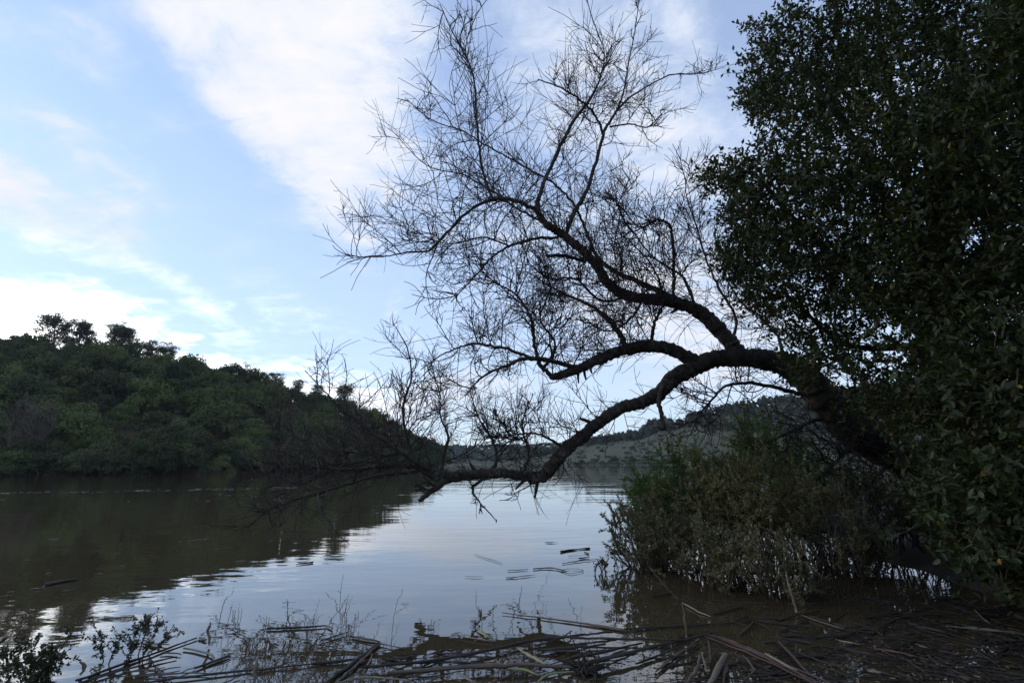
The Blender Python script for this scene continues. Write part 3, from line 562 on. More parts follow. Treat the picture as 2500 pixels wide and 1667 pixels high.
# limbs traced on the 2352 wide view: (x, y, width in px, depth offset in m)
TRUNK = [(2330, 1230, 130, .7), (2220, 1130, 118, .5), (2060, 1040, 112, .2), (1965, 990, 104, .1), (1900, 925, 92, 0), (1850, 868, 78, 0), (1795, 835, 64, 0), (1720, 822, 54, 0), (1640, 825, 50, 0), (1590, 846, 46, -.05)]
LIMBS = [
  # name-free tuples: width taken from 3rd column; shoots n1,l1 ; up
  ([(1700, 818, 48, 0), (1665, 772, 43, .05), (1605, 716, 41, .2), (1540, 692, 36, .3), (1445, 680, 31, .3), (1402, 655, 29, .25), (1370, 610, 28, .2), (1340, 577, 27, .1), (1295, 541, 24, 0), (1255, 515, 21, -.1), (1230, 478, 17, -.15)], 26, 1.0, .05, 1),
  ([(1232, 482, 13, -.15), (1185, 462, 12, -.3), (1130, 458, 11, -.4), (1070, 490, 9, -.6), (1020, 540, 8, -.7), (985, 575, 6, -.9), (930, 580, 4, -1.1), (880, 590, 3, -1.2), (820, 590, 2, -1.3)], 20, 1.0, .03, 0),
  ([(1132, 458, 8, -.4), (1110, 400, 8, -.4), (1100, 330, 7, -.5), (1093, 250, 7, -.4), (1090, 190, 6, -.4), (1070, 130, 5, -.5), (1040, 75, 3.5, -.6), (1010, 10, 2.5, -.7)], 20, .95, .09, 0),
  ([(1232, 480, 15, -.15), (1242, 440, 13, -.1), (1262, 390, 12, .1), (1290, 330, 12, .2), (1320, 275, 11, .3), (1357, 225, 9, .4), (1378, 180, 6, .5), (1388, 120, 5, .6), (1366, 60, 4, .6), (1345, -10, 3, .7)], 24, .85, .07, 0),
  ([(1300, 538, 15, 0), (1318, 490, 14, .2), (1342, 450, 13, .3), (1362, 395, 12, .5), (1386, 310, 11, .6), (1400, 280, 9, .7), (1430, 240, 8, .8), (1480, 203, 6, .9), (1545, 172, 5, 1.0), (1605, 170, 3.5, 1.1), (1665, 155, 2, 1.2)], 24, .75, .06, 0),
  ([(1412, 262, 7, .7), (1432, 215, 6, .8), (1443, 150, 5, .9), (1458, 70, 4, 1.0), (1470, -10, 3, 1.0)], 12, .7, .09, 0),
  ([(1386, 312, 9, .6), (1370, 270, 9, .5), (1342, 238, 8, .3), (1295, 205, 5.5, .1), (1235, 182, 3.5, -.1)], 12, .7, .07, 0),
  ([(1400, 292, 6, .7), (1445, 285, 5, .5), (1488, 292, 4, .4), (1520, 262, 3, .3)], 7, .5, .02, 0),
  ([(1590, 705, 24, .4), (1530, 678, 22, .6), (1468, 648, 18, .8), (1410, 622, 16, .9), (1372, 590, 13, 1.0), (1345, 530, 10, 1.1), (1318, 470, 9, 1.1), (1270, 420, 8, 1.0), (1190, 375, 7, .9), (1110, 330, 6, .8), (1060, 300, 5, .7), (990, 275, 4, .6), (930, 225, 2.5, .5)], 34, .85, .05, 0),
  ([(1345, 602, 11, .1), (1300, 588, 11, -.2), (1256, 588, 10, -.4)], 5, .4, .02, 0),
  ([(1282, 545, 10, 0), (1230, 548, 9, -.3), (1170, 565, 7.5, -.6), (1130, 592, 6, -.7), (1085, 640, 4.5, -.8), (1035, 695, 2.5, -.9)], 14, .8, .02, 0),
  ([(1172, 566, 6, -.5), (1110, 545, 5, -.3), (1040, 560, 4, -.1), (980, 545, 3, 0), (900, 500, 2, .1), (780, 500, 1.6, .1)], 14, .8, .05, 0),
  ([(1255, 515, 8, .2), (1190, 480, 7, .4), (1130, 440, 6, .5), (1060, 400, 5, .7), (980, 380, 3.5, .9), (900, 300, 2.2, 1.0)], 18, .9, .05, 0),
  ([(1610, 838, 42, 0), (1550, 806, 37, -.1), (1500, 795, 34, -.2), (1450, 800, 32, -.25), (1400, 815, 30, -.3), (1340, 842, 26, -.4), (1292, 860, 22, -.5), (1266, 866, 17, -.55)], 16, .7, .06, 1),
  ([(1270, 865, 13, -.55), (1242, 840, 12, -.6), (1230, 800, 10, -.6), (1225, 758, 9, -.7), (1213, 718, 7, -.8), (1188, 680, 5, -.9), (1150, 656, 4, -1.0), (1100, 640, 3, -1.0), (1040, 655, 2, -1.1)], 18, .75, .05, 0),
  ([(1325, 846, 15, -.4), (1272, 830, 12.5, -.6), (1212, 824, 11, -.8), (1160, 840, 8.5, -.9), (1110, 864, 6, -1.1), (1082, 892, 4, -1.1)], 12, .6, .03, 0),
  ([(1232, 826, 10, -.7), (1165, 802, 8.5, -.6), (1100, 790, 7, -.5), (1060, 796, 5.5, -.4), (1010, 818, 4, -.4), (965, 850, 2.5, -.4)], 18, .7, .05, 0),
  ([(1442, 798, 18, -.25), (1412, 752, 16, -.1), (1370, 710, 12, .1), (1330, 690, 9, .3), (1280, 668, 6, .4), (1235, 640, 3.5, .5)], 16, .7, .05, 0),
  ([(1495, 792, 11, -.2), (1502, 745, 9.5, -.4), (1520, 705, 8, -.4), (1515, 650, 6, -.5), (1490, 600, 4, -.6), (1450, 560, 3, -.7)], 12, .7, .06, 0),
  ([(1248, 850, 9, -.55), (1275, 790, 7, -.4), (1240, 730, 6, -.2), (1265, 660, 5, 0), (1240, 620, 4, .1)], 12, .6, .05, 0),
  ([(1590, 846, 46, -.05), (1545, 870, 44, -.1), (1515, 902, 39, -.2), (1472, 925, 35, -.3), (1430, 935, 34, -.3), (1382, 965, 33, -.3), (1340, 1000, 33, -.3), (1300, 1032, 34, -.35), (1272, 1066, 36, -.4), (1240, 1098, 30, -.4), (1205, 1094, 25, -.45), (1150, 1086, 23, -.5), (1090, 1090, 25, -.5), (1020, 1095, 28, -.5), (985, 1086, 20, -.5), (950, 1070, 13, -.5), (880, 1070, 9.5, -.5), (800, 1078, 7, -.6), (720, 1070, 5, -.6), (640, 1045, 3, -.7)], 26, .65, .05, 1),
  ([(1035, 1098, 20, -.5), (995, 1124, 15, -.7), (962, 1152, 10, -.9)], 5, .25, .0, 0),
  ([(1522, 885, 12, -.3), (1513, 920, 12, -.5), (1520, 955, 11, -.55), (1526, 985, 7, -.6), (1508, 980, 4, -.65)], 1, .1, -.1, 0),
  ([(1008, 1090, 14, -.5), (1018, 1050, 10, -.3), (1030, 1000, 8, -.1), (1012, 955, 5, .1), (1008, 895, 3, .2), (985, 840, 2, .2)], 16, .55, .06, 0),
  ([(990, 1085, 11, -.5), (940, 1052, 9, -.7), (880, 1012, 7.5, -.9), (830, 975, 6, -1.0), (770, 925, 4, -1.1), (700, 850, 2, -1.2)], 16, .75, .04, 0),
  ([(960, 1072, 10, -.5), (935, 1010, 8, -.3), (926, 930, 7, -.2), (945, 870, 5.5, -.1), (935, 800, 3.5, 0), (905, 745, 2, 0)], 14, .65, .09, 0),
  ([(880, 1068, 8, -.5), (820, 1040, 7, -.3), (760, 1035, 5.5, -.1), (700, 1010, 4, .1), (640, 990, 3, .2), (570, 930, 1.8, .3)], 18, .75, .05, 0),
  ([(960, 1082, 9, -.5), (870, 1092, 7.5, -.9), (760, 1122, 5, -1.3), (670, 1150, 3.5, -1.6), (590, 1185, 2, -1.9)], 16, .7, .01, 0),
  ([(900, 1070, 7, -.5), (830, 1060, 6, -.2), (740, 1085, 4.5, 0), (660, 1110, 3.5, .1), (600, 1070, 2, .2)], 14, .7, .04, 0),
  ([(1290, 1025, 8, -.35), (1242, 998, 6, -.5), (1200, 995, 5, -.6), (1140, 1005, 3.5, -.7), (1080, 985, 2, -.8)], 14, .55, .05, 0),
  ([(1130, 1085, 12, -.5), (1140, 1050, 9, -.2), (1130, 1010, 7, 0), (1100, 960, 5, .1), (1080, 900, 3, .2)], 16, .55, .06, 0),
  ([(1200, 1090, 9, -.45), (1215, 1040, 7, -.2), (1200, 980, 5, 0), (1215, 920, 3, .1)], 14, .5, .07, 0),
  ([(1120, 1095, 9, -.5), (1085, 1120, 7, -.7), (1100, 1150, 4, -.9), (1140, 1195, 2, -1.0)], 4, .22, -.02, 0),
  ([(1835, 905, 13, .1), (1780, 890, 11, -.2), (1720, 880, 9.5, -.3), (1670, 886, 7, -.4), (1640, 912, 6, -.4), (1608, 952, 4, -.4), (1585, 1000, 2.5, -.4)], 20, .7, -.01, 0),
  ([(1905, 960, 12, .2), (1860, 970, 9, -.2), (1800, 1000, 7, -.3), (1740, 1030, 4, -.4), (1690, 1080, 2.5, -.4)], 22, .7, -.02, 0),
  ([(1960, 1010, 12, .2), (1930, 1050, 9, -.2), (1890, 1090, 6, -.4), (1840, 1130, 3, -.5)], 20, .7, -.03, 0),
  ([(2040, 1060, 12, .3), (2010, 1100, 9, -.1), (1970, 1150, 6, -.3), (1930, 1200, 3, -.4)], 20, .7, -.03, 0),
  ([(1800, 832, 12, .2), (1790, 780, 10, .6), (1750, 730, 8, .9), (1700, 690, 6, 1.2), (1660, 620, 4, 1.4), (1640, 540, 2.5, 1.5)], 22, .8, .07, 0),
  ([(1680, 790, 11, .1), (1690, 730, 9, .5), (1650, 660, 7.5, .8), (1620, 590, 6, 1.0), (1600, 520, 5, 1.1), (1575, 440, 3, 1.2), (1590, 370, 2, 1.2)], 24, .75, .08, 0),
  ([(1545, 692, 9, .3), (1548, 640, 10, .2), (1546, 560, 9, .2), (1538, 518, 9, .1), (1510, 505, 7, 0), (1470, 522, 5.5, -.1), (1430, 480, 4.5, -.2), (1390, 440, 3, -.3)], 20, .75, .05, 0),
  ([(1600, 712, 8, .2), (1570, 640, 7, .5), (1500, 590, 6, .7), (1460, 540, 5, .9), (1420, 470, 4, 1.0), (1470, 400, 2.5, 1.1)], 20, .75, .07, 0),
  ([(1440, 682, 8, .3), (1380, 690, 7, 0), (1320, 640, 6, -.3), (1260, 640, 4, -.5), (1210, 600, 3, -.6)], 16, .7, .05, 0),
  ([(1480, 684, 8, .3), (1450, 730, 6, .1), (1400, 760, 5, 0), (1350, 740, 3, -.1)], 14, .6, .04, 0),
]
def traced(line, n_per=7):
    pts = smooth_line([(*P(x * S, y * S, TY + dz), wd * S / FPX * TY * 0.405) for x, y, wd, dz in line], n_per)
    return pts[:, :3], np.maximum(pts[:, 3], 0.004)
p3, r3 = traced(TRUNK, 14)
T = Tubes(); T.add(p3, r3 * (1 + 0.05 * rng.normal(0, 1, len(r3))), 22, True, 0.06)
# flared root end going into the bank
obj('trunk', T.mesh('trunk', True, ORG), M['bark'], tree_root)
TW = Tubes(); ramify(TW, p3[len(p3) // 3:], 20, .5, .007, .03, 0.0, 5, 2)
obj('twigs', TW.mesh('twigs', True, ORG), M['twig'], tree_root)['kind'] = 'stuff'
for line, n1, l1, up, big in LIMBS:
    p3, r3 = traced(line, 13 if big else 7)
    jit = rng.normal(0, 1, p3.shape) * np.minimum(r3, .02)[:, None] * 0.35; jit[0] = 0
    T = Tubes(); T.add(p3 + jit, r3 * (1 + (0.07 if big else 0.05) * rng.normal(0, 1, len(r3))), 16 if big else 6, True, 0.045 if big else .03)
    if big:      # broken stubs
        for k in range(5):
            i = rng.integers(8, len(p3) - 4); tn = norm(p3[i + 1] - p3[i]); d = side_dir(tn, 1, 0)
            ln = rng.uniform(.08, .22) + r3[i]; T.add([p3[i], p3[i] + d * ln * .6, p3[i] + d * ln + rng.normal(0, .015, 3)], [r3[i] * .35, r3[i] * .28, r3[i] * .16], 6, True, .05)
    lo = obj('limb', T.mesh('limb', True, ORG), M['bark_lichen'] if big else M['bark'], tree_root)
    TW = Tubes(); ramify(TW, p3, int(n1 * (1.45 if line[0][1] < 900 else 1.55)), l1 * (1.25 if line[0][1] < 900 else 1.05), .0104, up)
    obj('twigs', TW.mesh('twigs', True, ORG), M['twig'], lo)['kind'] = 'stuff'

# blue fish shaped ornament caught in the twigs
fc = P(1208, 1006, TY - .3)
e = empty('fish_ornament', tuple(fc)); tag(e, 'small dark blue fish shaped ornament caught in the twigs above the lower limb', 'ornament')
def prism(name, outline, th):
    n = len(outline); v = [(x, -th / 2, z) for x, z in outline] + [(x, th / 2, z) for x, z in outline]
    me = bpy.data.meshes.new(name)
    me.from_pydata(v, [], [tuple(range(n))[::-1], tuple(range(n, 2 * n))] + [(i, (i + 1) % n, n + (i + 1) % n, n + i) for i in range(n)]); me.update(); return me
obj('body', prism('body', [(-.012, .055), (.014, .05), (.038, .018), (.030, -.018), (.008, -.035), (-.016, -.026), (-.034, .004), (-.030, .036)], .012), M['blue'], e)
obj('tail_fin', prism('tail_fin', [(.004, -.030), (.016, -.034), (.032, -.064), (.012, -.058), (.002, -.066), (-.004, -.045)], .006), M['blue'], e)
T = Tubes(); T.add([(0, 0, .05), (.004, 0, .10), (.0, .01, .16)], .002, 4); obj('string', T.mesh('string'), M['dry_stem'], e)

# ------------------------------------------------------------------ evergreen oak on the right
oak = empty('evergreen_oak', (6.4, 7.0, 0.3)); tag(oak, 'huge dense evergreen oak with dark leathery leaves filling the right side', 'tree')
OO = np.array(oak.location)
POLY = np.array([(1960, -60), (1900, 20), (1800, 10), (1790, 60), (1705, 50), (1760, 120), (1695, 130), (1710, 215), (1745, 280), (1755, 340), (1690, 370), (1615, 400), (1610, 430), (1680, 460), (1655, 505),
    (1690, 545), (1650, 590), (1675, 640), (1700, 690), (1740, 735), (1800, 775), (1850, 800), (1800, 850), (1850, 905), (1930, 925), (1945, 985), (2040, 1035), (2070, 1110), (2105, 1180), (2160, 1220), (2190, 1290), (2260, 1330), (2352, 1350), (2700, 1400), (3000, 900), (3000, -500), (2000, -500)], float) * S
def in_poly(x, y, poly):
    c = np.zeros(len(x), bool); j = len(poly) - 1
    for i in range(len(poly)):
        xi, yi = poly[i]; xj, yj = poly[j]
        cond = ((yi > y) != (yj > y)) & (x < (xj - xi) * (y - yi) / (yj - yi + 1e-9) + xi); c ^= cond; j = i
    return c
def edge_dist(x, y, poly):
    d = np.full(len(x), 1e9); j = len(poly) - 1
    for i in range(len(poly)):
        a = poly[j]; b = poly[i]; ab = b - a; t = np.clip(((x - a[0]) * ab[0] + (y - a[1]) * ab[1]) / (ab @ ab), 0, 1)
        d = np.minimum(d, np.hypot(x - a[0] - ab[0] * t, y - a[1] - ab[1] * t)); j = i
    return d
def sample_poly(n, lo, hi):
    xs = []; ys = []; tot = 0
    while tot < n:
        x = rng.uniform(lo[0], hi[0], n); y = rng.uniform(lo[1], hi[1], n); k = in_poly(x, y, POLY); xs.append(x[k]); ys.append(y[k]); tot += k.sum()
    return np.concatenate(xs)[:n], np.concatenate(ys)[:n]
def unproject(u, v, Y):
    d = _F[None] + R_[None] * ((u - 1250) / FPX)[:, None] + U_[None] * ((833.5 - v) / FPX)[:, None]
    return CAM + d * (Y / d[:, 1])[:, None]
NCL = 750                        # clump centres through the crown volume
cu, cv = sample_poly(NCL, (1700, -450), (2900, 1480))
ed = edge_dist(cu, cv, POLY)
half = 0.25 + 2.1 * np.sqrt(np.clip(ed / 600, 0, 1))
lowb = np.clip((cv - 850) / 500, 0, 1)                    # the low branches hang nearer to the camera
cY = 6.3 - 1.1 * lowb - 0.9 * np.clip((cu - 1900) / 700, 0, 1) + half * rng.uniform(-1, 1, NCL)
cl = unproject(cu, cv, cY)
NS = 30000                       # leafy shoots
ci = rng.integers(0, NCL, NS); sp = cl[ci] + rng.normal(0, 1, (NS, 3)) * np.array([.21, .21, .17])
# a share of shoots spread evenly so that the outline stays ragged rather than ball shaped
eu, ev = sample_poly(NS // 4, (1640, -450), (2900, 1480)); ee = edge_dist(eu, ev, POLY)
eY = 6.4 - 1.1 * np.clip((ev - 850) / 500, 0, 1) - .9 * np.clip((eu - 1900) / 700, 0, 1) + (0.2 + 2 * np.sqrt(np.clip(ee / 600, 0, 1))) * rng.uniform(-1, 1, len(eu))
sp[:len(eu)] = unproject(eu, ev, eY)
# keep shoots whose middle lies inside the outline, seen as distance to the traced edge
axis = np.array([5.2, 6.6, 0]); outw = sp - axis; outw[:, 2] = 0
sdir_ = norm(norm(outw) * 0.5 + rand_dirs(NS) * 0.8 + np.array([0, -0.15, 0.35]))
dd_ = sp - CAM; uu = 1250 + FPX * (dd_ @ R_) / (dd_ @ _F); vv_ = 833.5 - FPX * (dd_ @ U_) / (dd_ @ _F)
keep = in_poly(uu, vv_, POLY)
# open windows where the sky shows through under the crown
def win(cx, cy, rx, ry, frac):
    global keep
    k = ((uu / S - cx) / rx) ** 2 + ((vv_ / S - cy) / ry) ** 2 < 1; keep &= ~(k & (rng.random(NS) < frac))
win(1960, 800, 130, 90, .4); win(2090, 800, 110, 60, .35); win(2060, 180, 60, 90, .2); win(1760, 520, 80, 120, .15); win(1830, 620, 90, 70, .15)
win(1895, 925, 62, 55, .85); win(1975, 1000, 75, 55, .85); win(2060, 1050, 75, 48, .8); win(2140, 1090, 60, 40, .6)
sp = sp[keep]; sdir_ = sdir_[keep]; NS = len(sp)
slen = rng.uniform(.16, .34, NS)
TB = Tubes()
for i in range(0, NS, 3):
    TB.add([sp[i] - sdir_[i] * slen[i] * .35, sp[i] + sdir_[i] * slen[i]], [.004, .002], 3, False)
NL = 12
t = np.tile(np.linspace(.05, 1, NL), NS) + rng.normal(0, .04, NS * NL)
b0 = np.repeat(sp, NL, 0); bd = np.repeat(sdir_, NL, 0)
pos = b0 + bd * (np.repeat(slen, NL) * t)[:, None]
ld = norm(bd * 0.55 + rand_dirs(len(pos)) * 0.85 + np.array([0, 0, .12])); up_ = norm(rand_dirs(len(pos)) * .7 + np.array([0, -.2, 1.0]))
near = np.clip((6.5 - pos[:, 1]) / 3, 0, 1)
ll = rng.uniform(.036, .064, len(pos)) * (1 + 0.22 * near); lw = ll * rng.uniform(.42, .58, len(pos))
# the 300 leaves that show largest are separate parts
pc = pos - CAM; dep = pc @ _F; lu = 1250 + FPX * (pc @ R_) / dep; lv = 833.5 - FPX * (pc @ U_) / dep
vis = (lu > 1650) & (lu < 2480) & (lv > 10) & (lv < 1650)
score = np.where(vis, ll / dep, 0); pick = np.argsort(-score)[:300]; rest = np.ones(len(pos), bool); rest[pick] = False
fr = rest & (pos[:, 1] < 6.2); bk = rest & ~fr
obj('foliage', leaf_mesh('foliage', pos[fr], ld[fr], up_[fr], ll[fr], lw[fr], LEAF6, OO), M['oak_leaf'], oak)['kind'] = 'stuff'
obj('inner_foliage', leaf_mesh('inner_foliage', pos[bk], ld[bk], up_[bk], ll[bk] * 1.3, lw[bk] * 1.45, LEAF4, OO), M['oak_leaf'], oak)['kind'] = 'stuff'
one = leaf_mesh('leaf', np.zeros((1, 3)), np.array([[1., 0, 0]]), np.array([[0, 0, 1.]]), np.array([1.]), np.array([.5])); one.materials.append(M['oak_leaf'])
D, Sd, Nn = leaf_frames(ld[pick], up_[pick])
for k, i in enumerate(pick):
    o = bpy.data.objects.new('leaf', one); C.objects.link(o); o.parent = oak
    q_ = pos[i] - OO; a, b, c = D[k] * ll[i], Sd[k] * ll[i], Nn[k] * ll[i]
    o.matrix_basis = Matrix(((a[0], b[0], c[0], q_[0]), (a[1], b[1], c[1], q_[1]), (a[2], b[2], c[2], q_[2]), (0, 0, 0, 1)))
obj('shoots', TB.mesh('shoots', True, OO), M['stem'], oak)['kind'] = 'stuff'
T = Tubes(); T.add(smooth_line([OO + [0, 0, -.3], OO + [-.1, 0, 1.2], OO + [-.4, .1, 2.6]], 6), np.linspace(.36, .26, 13), 12, True, .04)
obj('trunk', T.mesh('trunk', True, OO), M['bark'], oak)
fork = OO + np.array([-.4, .1, 2.6])
for (u, v, Y, r) in [(2330, 60, 6.6, .12), (2250, 150, 6.9, .11), (1950, 150, 6.3, .10), (1830, 420, 6.2, .08), (2300, 600, 6.0, .08), (2450, 300, 5.2, .09), (1900, 700, 6.2, .06), (2250, 1000, 5.6, .06), (2400, 1150, 5.0, .05), (2100, -200, 6.5, .1), (2480, -200, 6.8, .1)]:
    e_ = P(u * 1.0, v * 1.0, Y); T = Tubes(); mid = (fork + e_) / 2 + rng.normal(0, .2, 3)
    ln = smooth_line([fork, mid, e_], 7); T.add(ln + rng.normal(0, .02, ln.shape) * np.linspace(0, 1, len(ln))[:, None], np.linspace(r, r * .25, len(ln)), 7, True, .04)
    for k in range(10):
        i = rng.integers(3, len(ln) - 1); grow(T, ln[i], rand_dirs(1)[0] + [0, 0, .3], rng.uniform(.5, 1.1), r * .2, .005, 6, .15, .02, 4)
    obj('limb', T.mesh('limb', True, OO), M['bark'], oak)

# ------------------------------------------------------------------ shrubs standing in the flooded margin
def shrub(name, label, base_uv, Y, top_v, half_w, n_stem, leaf_m, n_leaf, leaf_l, cat='shrub', bare_low=.3, spread=.9, stem_m='stem', depth=None, k2=7, seed_up=.01, grp=None):
    b = PW(base_uv[0], base_uv[1]) if Y is None else np.array([*P(base_uv[0], 1131, Y)[:2], base_uv[1]])
    topz = P(base_uv[0], top_v, b[1])[2]; h = topz - b[2]; hw = half_w / FPX * b[1]
    e = empty(name, tuple(b)); tag(e, label, cat, grp)
    st = Tubes(); tw = Tubes(); segs = []
    for k in range(n_stem):
        a = rng.uniform(0, 6.28); rr = math.sqrt(rng.random())
        ox, oy = math.cos(a) * rr * hw, math.sin(a) * rr * (depth or hw)
        p0 = b + np.array([ox * .42, oy * .42, -.12]); hh = h * (1 - .42 * rr ** 2) * rng.uniform(.72, 1.03)
        p1 = b + np.array([ox * spread, oy * spread, hh])
        mid = p0 * .5 + p1 * .5 + rng.normal(0, .06, 3) + np.array([ox, oy, 0]) * .12
        ln = smooth_line([p0, mid, p1], 5); st.add(ln + rng.normal(0, .008, ln.shape), np.linspace(.011, .004, len(ln)) * rng.uniform(.7, 1.3), 4, False)
        i0 = max(1, int(bare_low * (len(ln) - 1)))
        segs.append(ln[-3:])
        for j in range(k2):
            i = rng.integers(i0, len(ln) - 1); q1 = grow(tw, ln[i], side_dir(norm(ln[i + 1] - ln[i]), .7, .35), h * rng.uniform(.12, .34), .0045, .002, 5, .2, seed_up); segs.append(q1)
            for m in range(2):
                i2 = rng.integers(1, 5); segs.append(grow(tw, q1[i2], side_dir(norm(q1[i2 + 1] - q1[i2]), .7, .3), h * rng.uniform(.05, .16), .003, .0015, 4, .13, seed_up))
    so = obj('stems', st.mesh('stems', True, b), M[stem_m], e); so['kind'] = 'stuff'
    obj('twigs', tw.mesh('twigs', True, b), M[stem_m], e)['kind'] = 'stuff'
    if n_leaf:
        A = np.concatenate([s_[:-1] for s_ in segs]); B = np.concatenate([s_[1:] for s_ in segs]); wl = np.linalg.norm(B - A, axis=1)
        ix = rng.choice(len(A), n_leaf, p=wl / wl.sum()); f = rng.random((n_leaf, 1))
        pp = A[ix] + (B[ix] - A[ix]) * f + rng.normal(0, .006, (n_leaf, 3)); dd = norm(norm(B[ix] - A[ix]) * .6 + rand_dirs(n_leaf) * .8 + np.array([0, 0, .2]))
        lz = leaf_l * rng.uniform(.6, 1.3, n_leaf)
        kz = pp[:, 2] > .02; pp = pp[kz]; dd = dd[kz]; lz = lz[kz]; n_leaf = len(pp)
        obj('foliage', leaf_mesh('foliage', pp, dd, rand_dirs(n_leaf), lz, lz * .48, LEAF4, b), M[leaf_m], e)['kind'] = 'stuff'
    return e
shrub('shrub', 'bright green leafy shrub at the back left of the flooded thicket', (1655, 0), 7.6, 1060, 115, 26, 'shrub_green', 30000, .036, bare_low=.3)
shrub('shrub', 'tall green sapling rising behind the thicket under the leaning trunk', (1880, 0), 8.6, 965, 110, 16, 'shrub_green', 14000, .045, bare_low=.5)
shrub('shrub', 'green shrub at the rear right of the thicket below the black trunk', (2010, .1), 9.2, 1090, 120, 22, 'shrub_green', 20000, .036, bare_low=.3)
shrub('shrub', 'large olive brown shrub with reddish stems in the middle of the thicket', (1770, 1372), None, 1088, 190, 46, 'shrub_olive', 60000, .028, bare_low=.36, k2=9)
shrub('shrub', 'dull green shrub between the olive shrub and the dry stalks', (1935, 1375), None, 1110, 150, 30, 'shrub_olive', 32000, .028, bare_low=.45)
shrub('shrub', 'grey green shrub at the left edge of the thicket leaning over open water', (1608, 1385), None, 1200, 112, 34, 'shrub_grey', 30000, .024, bare_low=.2, spread=1.05)
shrub('shrub', 'small dark green shrub on the left flank of the thicket', (1600, 1330), None, 1135, 62, 20, 'shrub_green', 13000, .028, bare_low=.25)
shrub('shrub', 'low grey green bush standing in front of the olive shrub', (1735, 1430), None, 1265, 110, 22, 'shrub_grey', 15000, .024, bare_low=.4)
shrub('shrub', 'sparse low bush with dark stems at the front of the thicket', (1910, 1455), None, 1270, 100, 20, 'shrub_grey', 11000, .024, bare_low=.35)
shrub('shrub', 'dim low bush nearest the oak at the right of the thicket', (2090, 1410), None, 1230, 110, 24, 'shrub_grey', 13000, .024, bare_low=.3)
shrub('shrub', 'brown twiggy shrub on the bank below the black trunk', (2150, .15), 7.6, 1120, 130, 40, 'shrub_olive', 9000, .026, bare_low=.3, stem_m='twig', k2=12)
shrub('shrub', 'dark twiggy shrub on the bank at the foot of the oak', (2260, .25), 7.0, 1180, 110, 36, 'shrub_grey', 9000, .026, bare_low=.3, stem_m='twig', k2=10)
shrub('dry_stalks', 'clump of dry grey leafless stalks behind the front bushes', (2050, 1385), None, 1165, 110, 60, None, 0, 0, 'stalks', .4, 1.0, 'dry_stem', k2=3, seed_up=.12)
shrub('water_sprig', 'small leafy sprig standing in open water left of the thicket', (1480, 1400), None, 1345, 22, 5, 'water_plant', 420, .028, 'plant', .1, k2=4)
shrub('water_sprig', 'tiny sprig beside the grey green shrub at the water surface', (1507, 1390), None, 1362, 14, 3, 'water_plant', 160, .028, 'plant', .1, k2=3)

# leafy tips rising from the water at bottom left
def water_plant(label, stems, n_leaf, ll_):
    b = PW(*stems[0][0]); e = empty('water_plant', tuple(b)); tag(e, label, 'plant')
    st = Tubes(); segs = []
    for (u0, v0), (u1, v1) in stems:
        p0 = PW(u0, v0) - [0, 0, .03]; p1 = P(u1, v1, p0[1] + rng.normal(0, .12)); p1[2] = max(p1[2], .03)
        ln = smooth_line([p0, (p0 + p1) / 2 + rng.normal(0, .02, 3), p1], 5); st.add(ln, np.linspace(.005, .002, len(ln)), 4, False); segs.append(ln[2:])
        for j in range(9):
            i = rng.integers(2, len(ln) - 1); q1 = grow(st, ln[i], side_dir(norm(ln[i + 1] - ln[i]), .8, .15), rng.uniform(.05, .15), .002, .001, 4, .15, .04); segs.append(q1)
    obj('stems', st.mesh('stems', True, b), M['stem'], e)['kind'] = 'stuff'
    A = np.concatenate([s_[:-1] for s_ in segs]); B = np.concatenate([s_[1:] for s_ in segs]); ix = rng.integers(0, len(A), n_leaf)
    pp = A[ix] + (B[ix] - A[ix]) * rng.random((n_leaf, 1)) + rng.normal(0, .004, (n_leaf, 3)); pp[:, 2] = np.maximum(pp[:, 2], .008)
    lz = ll_ * rng.uniform(.6, 1.3, n_leaf)
    obj('foliage', leaf_mesh('foliage', pp, norm(norm(B[ix] - A[ix]) * .5 + rand_dirs(n_leaf)), rand_dirs(n_leaf), lz, lz * .55, LEAF6, b), M['water_plant'], e)['kind'] = 'stuff'
water_plant('leafy water plant cut by the bottom left corner of the view', [((20, 1680), (10, 1585)), ((40, 1690), (60, 1560)), ((-20, 1660), (-10, 1560)), ((60, 1700), (30, 1620)), ((80, 1690), (75, 1600))], 1500, .02)
water_plant('leafy water plant second from the left in the foreground', [((100, 1660), (100, 1570)), ((110, 1665), (180, 1535)), ((95, 1670), (130, 1590)), ((120, 1660), (160, 1600)), ((90, 1680), (85, 1600))], 1500, .02)
water_plant('leafy water plant with upright sprays to the right of its neighbours in the foreground', [((255, 1615), (245, 1535)), ((262, 1620), (300, 1540)), ((310, 1605), (345, 1520)), ((335, 1600), (372, 1500)), ((345, 1600), (395, 1515)), ((350, 1590), (425, 1525)), ((300, 1625), (320, 1570))], 1900, .018)

